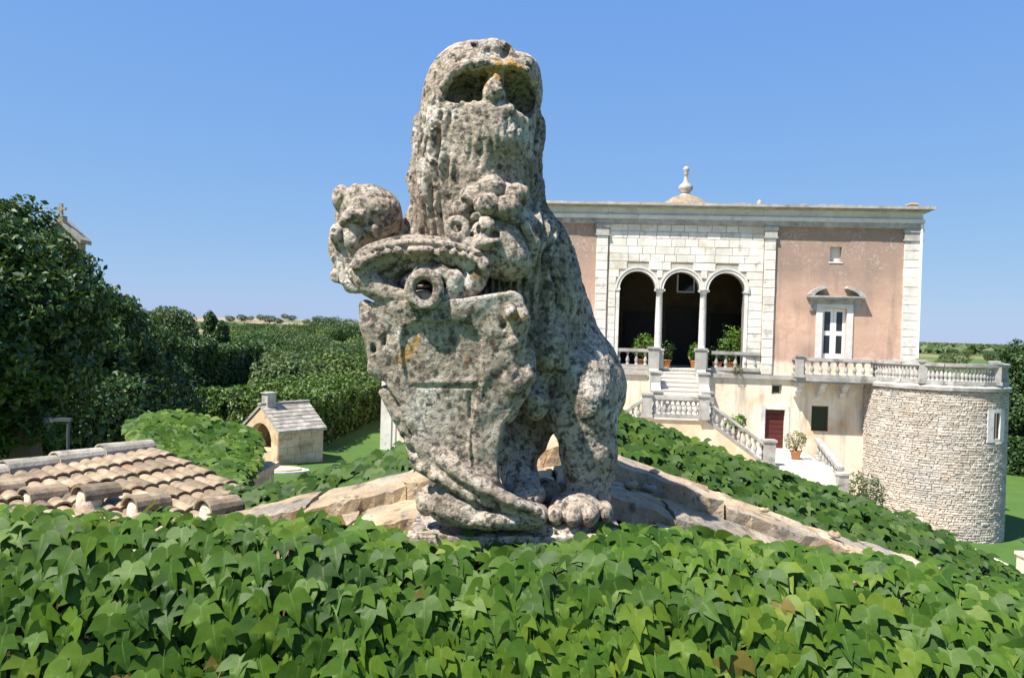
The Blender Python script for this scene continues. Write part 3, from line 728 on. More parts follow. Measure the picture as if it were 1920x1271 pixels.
V = V + n*(wgt*br*(0.36*st - 0.25))[:,None]
lw = lion_world(V); lroot_loc = P(990, 992, 3.0)
lion = thing('lion_statue', 'weathered stone lion roaring at the sky, forepaws on a crowned shield', 'statue', lroot_loc)
obj('body', fast_mesh('body', lw - np.array(lroot_loc), F, M['lion'], True), lion)
del body, B

# crest: a beaded crown with scrollwork
cr = Field((-3.3,-2.4,0.5), (0.55,0.4,2.6), 0.028)
cr.ell(790,505,-0.70,(1.10,0.50,0.52), 0.08)
cr.arc(788,514,-1.12,106,44,0.20, n=36, k=0.06)
cr.arc(788,506,-1.16,118,48,0.10, 150, 390, n=30, k=0.05)
cr.arc(788,497,-1.30,124,44,0.062, -8, 188, n=36, k=0.02)
cr.arc(788,487,-1.12,119,40,0.07, 0, 180, n=30, k=0.03)
cr.arc(788,503,-1.24,100,30,0.035, 5, 175, n=30, k=0.02)
cr.ell(792,522,-1.4,(0.72,1.0,0.24), 0.05, '-')
for i in range(17):
    if i in (7,8,9): continue
    a = R(176 - 172*i/16)
    cr.ell(788+117*math.cos(a), 503-36*math.sin(a), -1.37,(0.085,0.08,0.072), 0.015)
cr.chain([(770,468,-1.40,0.075),(806,468,-1.40,0.075)], 0.015)
cr.chain([(762,528,-1.05,0.12),(790,510,-1.2,0.12),(825,510,-1.25,0.12),(852,522,-1.25,0.17),(852,538,-1.25,0.16)], 0.05)
cr.arc(795,543,-1.42,27,30,0.10, n=18, k=0.03)
cr.ell(795,548,-1.15,(0.2,0.15,0.05), 0.03); cr.ell(795,536,-1.12,(0.18,0.15,0.035), 0.02)
# mask-like scroll held under the right paw
cr.ell(928,462,-0.80,(0.56,0.50,0.60), 0.1, rot=18); cr.ell(955,485,-0.75,(0.42,0.5,0.42), 0.1)
cr.arc(857,428,-1.15,17,17,0.09, n=12, k=0.02); cr.chain([(857,445,-1.1,0.1),(890,458,-1.15,0.12),(905,445,-1.2,0.09)], 0.04)
cr.ell(893,404,-1.2,(0.13,0.12,0.08), 0.03, rot=25); cr.ell(962,408,-1.15,(0.14,0.12,0.08), 0.03, rot=-20)
cr.ell(912,423,-1.25,(0.17,0.16,0.2), 0.05); cr.ell(908,455,-1.3,(0.17,0.14,0.13), 0.05); cr.ell(928,452,-1.3,(0.1,0.12,0.1), 0.04)
cr.ell(928,437,-1.35,(0.10,0.3,0.09), 0.03, '-'); cr.ell(895,428,-1.35,(0.05,0.3,0.08), 0.03, '-'); cr.ell(962,432,-1.3,(0.09,0.25,0.08), 0.03, '-')
cr.chain([(895,478,-1.32,0.035),(935,480,-1.35,0.035),(965,470,-1.3,0.03)], 0.03, '-')
cr.chain([(985,420,-0.95,0.1),(1002,455,-0.85,0.11),(995,490,-0.8,0.1)], 0.05)
V, F = cr.mesh(); V = weather(V, F, 0.35); 
obj('crown', fast_mesh('crown', lion_world(V) - np.array(lroot_loc), F, M['lion'], True), lion)

# shield
sh = Field((-3.2,-2.2,-3.7), (0.75,0.5,1.15), 0.028)
KS = 0.925
poly = np.array([(675,572),(720,562),(790,566),(870,560),(955,548),(978,558),(986,590),(982,640),(1000,668),(999,705),(985,730),(962,765),(940,795),(934,850),(930,900),(948,935),(1000,962),(960,955),(890,925),(830,905),(800,885),(775,850),(768,815),(752,790),(744,755),(728,735),(716,712),(700,712),(692,690),(690,650),(680,625)], float)
px = (poly[:,0]-960)/100*KS; pz = (635.5-poly[:,1])/100*KS
X2, Z2 = np.meshgrid(sh.ax[0], sh.ax[2], indexing='ij')
def poly_sdf(px, pz):
    D = np.full(X2.shape, 1e9); ins = np.zeros(X2.shape, bool); N = len(px)
    for i in range(N):
        ax_, az = px[i], pz[i]; bx, bz = px[(i+1)%N], pz[(i+1)%N]; ex, ez = bx-ax_, bz-az
        t = np.clip(((X2-ax_)*ex + (Z2-az)*ez)/(ex*ex+ez*ez+1e-12), 0, 1)
        D = np.minimum(D, (X2-ax_-t*ex)**2 + (Z2-az-t*ez)**2)
        c = ((az > Z2) != (bz > Z2)) & (X2 < (bx-ax_)*(Z2-az)/(bz-az+1e-12) + ax_); ins ^= c
    return np.where(ins, -1, 1)*np.sqrt(D)
d2 = poly_sdf(px, pz)
field = np.array([(748,640),(756,612),(785,598),(822,603),(850,598),(885,606),(904,632),(906,700),(900,740),(884,790),(878,850),(886,905),(850,890),(815,850),(790,800),(768,745),(755,700)], float)
df = poly_sdf((field[:,0]-960)/100*KS, (635.5-field[:,1])/100*KS)
un = X2/KS*100+960; vn = 635.5 - Z2/KS*100
yc = -0.96 - 0.15*Z2 - 0.18*np.clip(1-((un-850)/140)**2, -0.5, 1)
front = yc - 0.16
front = front + 0.065*sstep((-df)/0.06)                       # sunk field inside a raised rim
front = front + 0.03*np.exp(-((vn-726)/2.2)**2)*(df < -0.05) # cut line across the field
front = front - 0.02*np.exp(-((vn-715)/6)**2)*(df < -0.1)
front = front + 0.05*np.exp(-((un-880-0.04*(vn-740))/3.0)**2)*((vn > 735) & (vn < 900))
front = front - 0.02*np.sin(un*0.05+vn*0.03)*np.cos(vn*0.06)*(df > 0.05)
front = front + 0.008*np.abs(np.sin(un*0.22))*((vn > 740) & (df < -0.05))
Y3 = sh.ax[1][None,:,None]
e = np.maximum(np.maximum(front[:,None,:] - Y3, Y3 - (yc+0.30)[:,None,:])*0.9, d2[:,None,:])
sh.d = np.minimum(sh.d, e.astype(np.float32)); del e
# rolled ears and curls on the rim
sh.chain([(962,560,-1.08,0.14),(974,600,-1.14,0.17),(966,640,-1.10,0.14),(972,660,-1.02,0.11)], 0.12)
sh.ell(944,610,-1.38,(0.07,0.3,0.09), 0.04, '-'); sh.ell(958,585,-1.35,(0.10,0.2,0.14), 0.06)
sh.chain([(992,668,-0.95,0.14),(988,705,-1.0,0.17),(962,728,-1.05,0.15),(950,712,-1.1,0.11),(962,696,-1.1,0.09)], 0.05)
sh.chain([(985,730,-0.85,0.11),(955,775,-0.82,0.12),(928,810,-0.82,0.11),(920,850,-0.8,0.10),(925,900,-0.8,0.10)], 0.12)
sh.chain([(685,575,-0.95,0.13),(690,610,-1.0,0.15),(700,650,-0.95,0.14),(704,690,-0.9,0.15),(722,702,-0.9,0.12)], 0.08)
sh.ell(697,655,-1.2,(0.06,0.3,0.10), 0.04, '-'); sh.ell(716,640,-1.25,(0.07,0.3,0.14), 0.05, '-')
sh.chain([(722,735,-0.85,0.13),(748,780,-0.8,0.14),(760,810,-0.8,0.13)], 0.06)
# curling hem at the foot of the shield, standing forward in the sun
sh.chain([(762,806,-0.72,0.13),(800,838,-0.82,0.17),(850,876,-0.98,0.17),(905,912,-1.1,0.15),(955,938,-1.15,0.13),(1008,960,-1.12,0.10)], 0.05)
sh.chain([(772,836,-0.62,0.14),(790,868,-0.72,0.19),(835,897,-0.86,0.18),(890,928,-0.95,0.16),(950,950,-1.0,0.13),(1005,972,-1.0,0.10)], 0.05)
for (a,b,c) in [(778,858,-0.78),(792,880,-0.85),(770,828,-0.78),(815,895,-0.92)]: sh.ell(a,b,c,(0.15,0.16,0.10), 0.04, rot=-30)
for t in range(6):
    sh.chain([(775+12*t,838+9*t,-0.98-0.03*t,0.022),(770+14*t,862+9*t,-0.95-0.03*t,0.022)], 0.03, '-')
V, F = sh.mesh(); V = weather(V, F, 0.45)
obj('shield', fast_mesh('shield', lion_world(V) - np.array(lroot_loc), F, M['lion'], True), lion)
del sh

# rocky base and plinth slab
bs = Field((-2.3,-1.9,-4.3), (2.2,2.2,-2.3), 0.034)
for q in [(838,942,-0.55,(0.40,0.50,0.42),0.1),(868,955,-0.6,(0.5,0.5,0.34),0.1),(925,968,-0.65,(0.85,0.55,0.24),0.1),(985,965,-0.5,(0.45,0.6,0.26),0.1),(800,940,-0.2,(0.20,0.35,0.30),0.08),(900,940,0.1,(0.9,0.8,0.3),0.15),(1050,975,0.2,(0.9,0.9,0.18),0.1)]:
    bs.ell(*q[:4], k=q[4])
for a, b in [((850,945,-1.1),(880,985,-1.1)),((905,950,-1.25),(880,968,-1.2)),((930,985,-1.25),(985,975,-1.2)),((960,955,-1.2),(1000,975,-1.1))]:
    bs.chain([a+(0.04,), b+(0.05,)], 0.05, '-')
c0 = Lp(770,985,0); c1 = Lp(1160,1030,0)
sl_, X, Y, Z = bs.sub(np.array([c0[0],-1.2,c1[2]]), np.array([c1[0],1.9,c0[2]]), 0.3)
bx = np.maximum(np.maximum(np.abs(X-(c0[0]+c1[0])/2) - (c1[0]-c0[0])/2, np.abs(Y-0.4)-1.25), np.abs(Z-(c0[2]+c1[2])/2) - (c0[2]-c1[2])/2)
bs.put(sl_, bx + 0*X, 0.08, '+')
V, F = bs.mesh(); V = weather(V, F, 1.1)
obj('rocky_base', fast_mesh('rocky_base', lion_world(V) - np.array(lroot_loc), F, M['lion'], True), lion)
del bs
# ------------------------------------------------------------------ villa
VYAW = R(5.0)
V0 = P(1280, 692, 38.5)                                # loggia floor at the facade, middle arch
villa = thing('villa', 'pink and white country palace with a three-arched loggia, double stair and round tower', 'building', V0, -VYAW)
ex = Vector((math.cos(VYAW), -math.sin(VYAW), 0)); ey = Vector((math.sin(VYAW), math.cos(VYAW), 0))
def FP(u, v, y=0.0):
    """photo pixel to facade coordinates (x along it, z above the loggia floor) on the plane y metres behind it"""
    q = CM @ Vector(((u-960)/FPX, -(v-635.5)/FPX, -1.0)); o = Vector((0,0,CZ)) - V0 - ey*y
    t = -o.dot(ey)/q.dot(ey); h = o + q*t
    return h.dot(ex), h.z
def FX(u, v=600, y=0.0): return FP(u, v, y)[0]
def FZ(u, v, y=0.0): return FP(u, v, y)[1]
def VW(x, y, z): return V0 + ex*x + ey*y + Vector((0,0,z))
xc = FX(1278); xR = FX(1722); xL = 2*xc - xR
zCor = FZ(1400, 387); zFr0 = FZ(1400, 410); zTop = FZ(1400, 424); zG = -9.2
xA, xB = FX(1138), FX(1428)                             # ashlar bay
TH = 0.6
def wall_grid(name, x0, x1, z0, z1, holes, mat, parent, y0=0.0, y1=TH):
    xs = sorted({x0, x1} | {h[k] for h in holes for k in (0,1)}); zs = sorted({z0, z1} | {h[k] for h in holes for k in (2,3)})
    m = MB()
    for a, b in zip(xs[:-1], xs[1:]):
        for c, d in zip(zs[:-1], zs[1:]):
            if any(h[0] <= a+1e-6 and b <= h[1]+1e-6 and h[2] <= c+1e-6 and d <= h[3]+1e-6 for h in holes): continue
            m.box(a, b, y0, y1, c, d)
    return m.build(name, mat, parent)
# openings measured in the photograph
h_niche = (FX(1556,480), FX(1578,480), FZ(1567,491), FZ(1567,463))
h_door = (FX(1541,620), FX(1586,620), FZ(1565,672), FZ(1565,579))
h_sq = (FX(1447,730), FX(1466,730), FZ(1456,739), FZ(1456,721))
h_red = (FX(1434,800), FX(1471,800), FZ(1452,841), FZ(1452,768))
h_w2 = (FX(1521,785), FX(1553,785), FZ(1537,808), FZ(1537,761))
mir = lambda h: (2*xc-h[1], 2*xc-h[0], h[2], h[3])
wr = wall_grid('wall', xB, xR, zG, zTop, [h_niche, h_door, h_sq, h_red, h_w2], M['plaster'], villa)
wl = wall_grid('wall', xL, xA, zG, zTop, [mir(h_niche), mir(h_door), mir(h_sq)], M['plaster'], villa)
wall_grid('wall', xA, xB, zG, -0.02, [], M['plaster'], villa)
# arches of the loggia
AR = [(FX(1194.5,560), FX(1228,560)-FX(1161,560)), (FX(1277,560), FX(1311,560)-FX(1243,560)), (FX(1361.5,560), FX(1396,560)-FX(1327,560))]
zS = FZ(1277, 543)
def arch_half(x):
    for c, w in AR:
        if abs(x-c) < w/2: return zS + math.sqrt(max(0,(w/2)**2 - (x-c)**2))
    return None
m = MB()
xs = [xA] + [c + w/2*math.cos(math.pi*(1-k/16)) for c, w in AR for k in range(17)] + [xB]
for a, b in zip(xs[:-1], xs[1:]):
    if b - a < 1e-4: continue
    mid = (a+b)/2; inside = any(abs(mid-c) < w/2 for c, w in AR)
    if not inside:
        if a == xA or b == xB: m.box(a, b, 0.03, TH, -0.02, zTop)
        else: m.box(a, b, 0.03, TH, zS, zTop)
    else:
        c, w = [q for q in AR if abs(mid-q[0]) < q[1]/2][0]
        za = zS + math.sqrt(max(0,(w/2)**2-(a-c)**2)); zb = zS + math.sqrt(max(0,(w/2)**2-(b-c)**2))
        m.prism([(a,za),(b,zb),(b,zTop),(a,zTop)], 0.03, TH)
bay = m.build('loggia_wall', M['backing'], villa)
# ashlar blocks round the arches
rng2 = random.Random(3)
ring = 0.20
z = 0.0; row = 0; nblk = 0
while z < zTop - 0.05:
    hh = rng2.uniform(0.33, 0.40)
    if z + hh > zTop - 0.15: hh = zTop - z
    cut = []
    for c, w in AR:
        r = w/2 + ring; zl = z
        if zl < zS: half = r - 0.02
        elif zl - zS < r: half = math.sqrt(r*r - (zl-zS)**2)
        else: continue
        cut.append((c-half, c+half))
    segs = [(xA, xB)]
    for a, b in cut:
        ns = []
        for s0, s1 in segs:
            if b <= s0 or a >= s1: ns.append((s0,s1)); continue
            if a > s0: ns.append((s0,a))
            if b < s1: ns.append((b,s1))
        segs = ns
    for s0, s1 in segs:
        if s1 - s0 < 0.12 or (z < zS and s0 > xA+0.1 and s1 < xB-0.1): continue
        x = s0
        while x < s1 - 0.01:
            w = rng2.uniform(0.5, 0.95)
            if s1 - x - w < 0.3: w = s1 - x
            g = 0.009; pr = rng2.uniform(0.0, 0.018)
            MB().box(x+g, x+w-g, -0.015-pr, 0.05, z+g, z+hh-g, 0.012).build('ashlar_block', M['ashlar'], bay); nblk += 1
            x += w
    z += hh; row += 1
# archivolts, impost blocks, columns
for c, w in AR:
    m = MB(); n_ = 20
    for (r0, r1, yy) in ((w/2-0.005, w/2+0.13, -0.07), (w/2+0.13, w/2+0.21, -0.11)):
        V = []; F = []
        for k in range(n_+1):
            a = math.pi*k/n_
            for r, y in ((r0,yy),(r1,yy),(r1,0.1),(r0,0.1)): V.append((c+r*math.cos(a), y, zS+r*math.sin(a)))
        for k in range(n_):
            for j in range(4): F.append((4*k+j, 4*k+(j+1)%4, 4*k+4+(j+1)%4, 4*k+4+j))
        F += [(0,1,2,3), (4*n_+3,4*n_+2,4*n_+1,4*n_)]
        m.add(V, F)
    m.build('archivolt', M['white_stone'], villa)
zP = FZ(1277, 655)
for u in (1235.5, 1318.5):
    x = FX(u, 600); m = MB()
    m.lathe([(0.20,zP),(0.21,zP+0.06),(0.17,zP+0.12),(0.175,zP+0.3),(0.17,zP+1.4),(0.15,zS-0.26),(0.17,zS-0.22),(0.15,zS-0.2),(0.17,zS-0.14),(0.22,zS-0.08)], 16, (x, 0.22))
    col_ = m.build('column', M['white_stone'], villa, True)
    MB().box(x-0.25, x+0.25, -0.03, 0.47, zS-0.09, zS+0.005).build('capital', M['white_stone'], col_)
    MB().box(x-0.27, x+0.27, -0.05, 0.49, 0.0, zP).box(x-0.30, x+0.30, -0.08, 0.52, zP-0.09, zP-0.005).build('pedestal', M['white_stone'], col_)
for c, w, s in ((AR[0][0], AR[0][1], -1), (AR[2][0], AR[2][1], 1)):
    x = c + s*w/2
    m = MB().box(min(x, x+s*0.16), max(x, x+s*0.16), -0.045, 0.6, 0, zS-0.1).box(min(x-s*0.03, x+s*0.22), max(x-s*0.03, x+s*0.22), -0.09, 0.6, zS-0.1, zS)
    m.build('jamb', M['white_stone'], villa)
# room behind the arches
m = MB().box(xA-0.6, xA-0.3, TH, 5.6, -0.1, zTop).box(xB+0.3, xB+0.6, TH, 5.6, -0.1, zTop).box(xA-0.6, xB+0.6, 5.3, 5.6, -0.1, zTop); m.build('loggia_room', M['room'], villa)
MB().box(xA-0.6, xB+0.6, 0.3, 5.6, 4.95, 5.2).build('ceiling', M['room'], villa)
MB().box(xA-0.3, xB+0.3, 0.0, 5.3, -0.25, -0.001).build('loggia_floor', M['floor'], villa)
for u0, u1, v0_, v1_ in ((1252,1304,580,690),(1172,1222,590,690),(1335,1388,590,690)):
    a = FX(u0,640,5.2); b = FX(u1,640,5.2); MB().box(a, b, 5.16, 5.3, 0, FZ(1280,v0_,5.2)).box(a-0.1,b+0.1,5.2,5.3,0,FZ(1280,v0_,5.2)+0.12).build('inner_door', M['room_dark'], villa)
a = FX(1272,530,5.2); b = FX(1300,530,5.2); z0_ = FZ(1285,546,5.2); z1_ = FZ(1285,512,5.2)
w_ = MB().box(a-0.08,b+0.08,5.18,5.3,z0_-0.08,z1_+0.08).build('inner_window', M['white_paint'], villa); MB().box(a,b,5.165,5.18,z0_,z1_).build('pane', M['glass'], w_)
# pilasters of stacked blocks with caps
def pilaster(x0, x1, zb, zt, seed):
    rr = random.Random(seed); mid = (x0+x1)/2
    p = MB().box(x0-0.07, x1+0.07, -0.20, 0.02, zt-0.16, zt).box(x0-0.03, x1+0.03, -0.15, 0.02, zt-0.5, zt-0.16).box(x0-0.06,x1+0.06,-0.18,0.02,zt-0.56,zt-0.5).build('pilaster', M['grey_stone'], villa)
    z = zb
    while z < zt - 0.6:
        h = min(rr.uniform(0.34,0.48), zt-0.56-z); 
        if zt - 0.56 - z - h < 0.15: h = zt-0.56-z
        e = rr.uniform(0,0.012); MB().box(x0+e, x1-e, -0.11-rr.uniform(0,0.015), 0.02, z+0.008, z+h-0.008, 0.018).build('stone_block', M['ashlar'], p)
        z += h
zPb = FZ(1440, 702)
pilaster(FX(1114), FX(1136), zPb, zTop-0.02, 1); pilaster(FX(1429), FX(1450), zPb, zTop-0.02, 2)
pilaster(FX(1690), FX(1721), zPb, zTop-0.02, 3); pilaster(2*xc-FX(1721), 2*xc-FX(1690), zPb, zTop-0.02, 4)
# entablature and roof
ov = FX(1745, 392) - xR
ent = MB().box(xL-0.02, xR+0.02, -0.17, TH, zTop-0.001, zTop+0.24).build('architrave', M['grey_stone'], villa)
MB().box(xL-0.05, xR+0.05, -0.24, TH, zTop+0.241, zTop+0.42).build('fillet', M['white_stone'], ent)
nf = 9; w = (xR-xL)/nf
for k in range(nf): MB().box(xL+k*w+0.004, xL+(k+1)*w-0.004, -0.14, TH, zTop+0.421, zCor-0.18).build('frieze_slab', M['white_stone'], ent)
MB().box(xL-ov*0.55, xR+ov*0.55, -0.34, TH, zCor-0.18, zCor-0.10).build('bed_mould', M['grey_stone'], ent)
nf = 16; w = (xR-xL+2*ov)/nf
for k in range(nf):
    rr = rng2.uniform(-0.015,0.015)
    MB().box(xL-ov+k*w+0.003, xL-ov+(k+1)*w-0.003, -0.62+rr, TH+0.4, zCor-0.10+rr*0.3, zCor+0.02+rr).build('cornice_slab', M['grey_stone'], ent)
BD = 15.0
roof = MB().box(xL-0.3, xR+0.3, 0.5, BD, zCor+0.0, zCor+0.10).build('roof', M['coping'], villa)
MB().box(xR-0.5, xR-0.02, TH, BD, zG, zTop+0.9).box(xL+0.02, xL+0.5, TH, BD, zG, zTop+0.9).box(xL+0.02, xR-0.02, BD-0.5, BD, zG, zTop+0.9).build('outer_wall', M['plaster'], villa)
for k in range(22):
    x = rng2.uniform(xL, xR); MB().box(x, x+rng2.uniform(0.15,0.6), -0.4+rng2.uniform(0,0.3), 0.5, zCor+0.021, zCor+rng2.uniform(0.05,0.13)).build('parapet_stone', M['grey_stone'], roof)
# dome with ball finial, chimneys
dx = FX(1285, 370, 5.0); dz = zCor+0.1
dt = FZ(1285,366,5.0) - dz
dome = MB().lathe([(1.5,dz),(1.45,dz+dt*0.45),(1.15,dz+dt*0.66),(0.75,dz+dt*0.86),(0.35,dz+dt*0.97),(0.05,dz+dt)], 20, (dx, 5.0)).build('dome', M['tile'], villa, True)
zb = FZ(1285, 366, 5.0)-0.12
MB().lathe([(0.32,zb-0.7),(0.32,zb+0.12),(0.24,zb+0.16),(0.22,zb+0.24),(0.38,zb+0.42),(0.40,zb+0.55),(0.30,zb+0.68),(0.14,zb+0.8),(0.10,zb+1.05),(0.09,zb+1.2),(0.15,zb+1.25),(0.08,zb+1.33),(0.17,zb+1.45),(0.17,zb+1.55),(0.08,zb+1.66),(0.01,zb+1.68)], 14, (dx,5.0)).build('finial', M['grey_stone'], dome, True)
x = FX(1424,380,3.0); MB().lathe([(0.16,dz-0.1),(0.13,dz+0.3),(0.2,dz+0.4),(0.1,dz+0.48),(0.15,dz+0.6),(0.02,dz+0.72)], 10, (x,3.0)).box(x-0.5,x+0.55,2.8,3.3,dz-0.1,dz+0.14).build('chimney', M['grey_stone'], villa, True)
x = FX(1711,385,1.0); MB().box(x-0.18,x+0.18,0.8,1.2,dz-0.1,dz+0.32).box(x-0.22,x+0.22,0.76,1.24,dz+0.24,dz+0.3).build('chimney', M['coping'], villa)
x = FX(1640,388,4.0); MB().lathe([(1.1,dz-0.1),(0.95,dz+0.15),(0.5,dz+0.32),(0.02,dz+0.36)],14,(x,4.0)).build('roof_vault', M['grey_stone'], villa, True)
# niche, doors, windows
def niche(h): return MB().box(h[0]-0.06,h[1]+0.06,0.22,0.5,h[2]-0.05,h[3]+0.05).build('niche_back', M['white_stone'], villa), MB().box(h[0]-0.05,h[1]+0.05,-0.03,0.2,h[2]-0.07,h[2]-0.001).build('sill', M['white_stone'], villa)
niche(h_niche); niche(mir(h_niche))
def balcony_door(h, flip=False):
    x0, x1, z0, z1 = h; xm = (x0+x1)/2
    s = MB()
    s.box(x0-0.30, x0-0.005, -0.06, 0.25, z0, z1+0.02).box(x1+0.005, x1+0.30, -0.06, 0.25, z0, z1+0.02).box(x0-0.30, x1+0.30, -0.07, 0.25, z1+0.021, z1+0.22)
    sur = s.build('door_surround', M['white_stone'], villa)
    MB().box(x0-0.62,x0-0.32,-0.09,0.02,z1-0.12,z1+0.42).box(x1+0.32,x1+0.62,-0.09,0.02,z1-0.12,z1+0.42).box(x0-0.30,x1+0.30,-0.05,0.02,z1+0.23,z1+0.42).build('bracket', M['grey_stone'], sur)
    MB().box(x0-0.72,x1+0.72,-0.28,0.02,z1+0.42,z1+0.52).box(x0-0.78,x1+0.78,-0.36,0.02,z1+0.521,z1+0.60).build('hood', M['grey_stone'], sur)
    for sg in (-1,1):                                   # broken segmental pediment
        V = []; F = []; R1 = (x1-x0)/2 + 0.78; n_ = 8
        for k in range(n_+1):
            a = R(90 + sg*(-(22 + 56*k/n_))) if sg > 0 else R(90 + (22 + 56*k/n_))
            for r, y in ((1.0,-0.34),(0.80,-0.34),(0.80,0.02),(1.0,0.02)):
                V.append((xm + R1*r*math.cos(a), y, z1+0.60 + 0.62*r*math.sin(a) - 0.10))
        for k in range(n_):
            for j in range(4): F.append((4*k+j,4*k+(j+1)%4,4*k+4+(j+1)%4,4*k+4+j))
        F += [(0,1,2,3),(4*n_+3,4*n_+2,4*n_+1,4*n_)]
        MB().add(V,F).build('pediment_arc', M['grey_stone'], sur)
        xa = xm + sg*R1*0.42; xb = xm + sg*R1*0.95
        MB().prism([(min(xa,xb),z1+0.601),(max(xa,xb),z1+0.601),((xa if sg>0 else xb),z1+0.61 if sg<0 else z1+0.88),((xa if sg<0 else xb), z1+0.88 if sg<0 else z1+0.61)][::1], -0.05, 0.02).build('pediment_back', M['grey_stone'], sur)
    for a, b in ((x0, xm-0.006), (xm+0.006, x1)):
        fw = 0.13; zz = [(z0+0.22, z0+(z1-z0)*0.46), (z0+(z1-z0)*0.55, z1-0.14)]
        d = wall_grid('door_leaf', a, b, z0, z1, [(a+fw,b-fw,p,q) for p,q in zz], M['white_paint'], villa, 0.14, 0.20)
        for p, q in zz: MB().box(a+fw-0.01,b-fw+0.01,0.165,0.175,p-0.01,q+0.01).build('pane', M['glass'], d)
balcony_door(h_door); balcony_door(mir(h_door))
def window(h, frame, y=0.16, bars=(1,1), sur=None):
    x0,x1,z0,z1 = h; f = 0.07
    xs = [x0 + (x1-x0)*k/bars[0] for k in range(bars[0]+1)]; zs = [z0 + (z1-z0)*k/bars[1] for k in range(bars[1]+1)]
    holes = [(a+f/2+(f/2 if a==x0 else 0), b-f/2-(f/2 if b==x1 else 0), c+f/2+(f/2 if c==z0 else 0), d-f/2-(f/2 if d==z1 else 0)) for a,b in zip(xs[:-1],xs[1:]) for c,d in zip(zs[:-1],zs[1:])]
    w = wall_grid('window', x0,x1,z0,z1,holes,frame,villa,y,y+0.06)
    for a,b,c,d in holes: MB().box(a-0.01,b+0.01,y+0.03,y+0.04,c-0.01,d+0.01).build('pane', M['glass'], w)
    return w
window(h_sq, M['grey_stone'], 0.2); window(mir(h_sq), M['grey_stone'], 0.2)
window(h_w2, M['wood_brown'], 0.10)
x0,x1,z0,z1 = h_red
d = MB().box(x0,x1,0.22,0.28,z0,z1).build('door', M['wood_red'], villa)
for k in range(8): MB().box(x0+0.02,x1-0.02,0.195,0.22,z0+(z1-z0)*k/8+0.012,z0+(z1-z0)*(k+1)/8-0.012).build('board', M['wood_red'], d)
MB().box(x1-0.14,x1-0.09,0.16,0.2,z0+0.95,z0+1.05).build('handle', M['dark_iron'], d)
MB().box(x0-0.2,x0-0.003,-0.025,0.1,z0,z1+0.02).box(x1+0.003,x1+0.2,-0.025,0.1,z0,z1+0.02).box(x0-0.2,x1+0.2,-0.028,0.1,z1+0.021,z1+0.2).build('door_frame', M['white_stone'], villa)
# string course at the loggia floor
sc0 = FZ(1450,706); MB().box(xA+0.0, FX(1493,700), -0.13, 0.02, sc0-0.12, sc0+0.08).build('string_course', M['grey_stone'], villa); MB().box(xL, xA-0.4, -0.13, 0.02, sc0-0.12, sc0+0.08).build('string_course', M['grey_stone'], villa)
MB().box(xR-0.12, xR-0.03, -0.24, -0.15, zPb+1, zTop+0.2).build('drainpipe', M['white_paint'], villa)

# balusters and rails
def baluster_mesh(h, r=0.085):
    m = MB().lathe([(r*0.9,0),(r*0.9,h*0.08),(r*0.55,h*0.13),(r*0.7,h*0.2),(r*1.05,h*0.36),(r*0.8,h*0.5),(r*0.42,h*0.72),(r*0.4,h*0.82),(r*0.65,h*0.86),(r*0.5,h*0.9),(r*0.85,h*0.94),(r*0.85,h)], 10)
    return fast_mesh('baluster', m.v, m.f, M['grey_stone'], True)
BAL = baluster_mesh(0.58)
def balustrade(p0, p1, nb, parent, z_top=0.92, name='balustrade', rail=0.13, mat='grey_stone', bal_s=1.0):
    """between two points (x,y,z of the floor); may slope"""
    a, b = Vector(p0), Vector(p1); dr = Vector((b.x-a.x, b.y-a.y, 0)).normalized(); nv = Vector((-dr.y, dr.x, 0))
    def bar(w, z0, z1):
        V = [q + nv*s*w + Vector((0,0,z)) for q in (a,b) for s,z in ((-1,z0),(1,z0),(1,z1),(-1,z1))]
        return V, [(0,1,2,3),(7,6,5,4)] + [(j,4+j,4+(j+1)%4,(j+1)%4) for j in range(4)]
    r_ = MB().add(*bar(rail, z_top-0.14, z_top)).add(*bar(rail*0.75, z_top-0.18, z_top-0.139)).build(name, M[mat], parent)
    MB().add(*bar(rail*0.9, 0.0, 0.15)).build('base_rail', M[mat], r_)
    for k in range(nb):
        p = a.lerp(b, (k+0.5)/nb); o = obj('baluster', BAL, r_, p + Vector((0,0,0.15))); o.scale = (1.15,1.15,(z_top-0.18-0.15)/0.58)
    return r_
def pier(x, y, z0, z1, w, parent, name='pier', ball=False):
    m = MB().box(x-w,x+w,y-w,y+w,z0,z1).box(x-w-0.05,x+w+0.05,y-w-0.05,y+w+0.05,z1+0.001,z1+0.09).box(x-w-0.04,x+w+0.04,y-w-0.04,y+w+0.04,z0,z0+0.14)
    if ball: m.lathe([(0.12,z1+0.09),(0.08,z1+0.14),(0.17,z1+0.26),(0.15,z1+0.36),(0.02,z1+0.42)],10,(x,y))
    return m.build(name, M['grey_stone'], parent)
balustrade((FX(1152,670),0.12,0.0), (FX(1219,670),0.12,0.0), 4, villa)
balustrade((FX(1335,670),0.12,0.0), (FX(1424,670),-0.02,0.0), 5, villa)

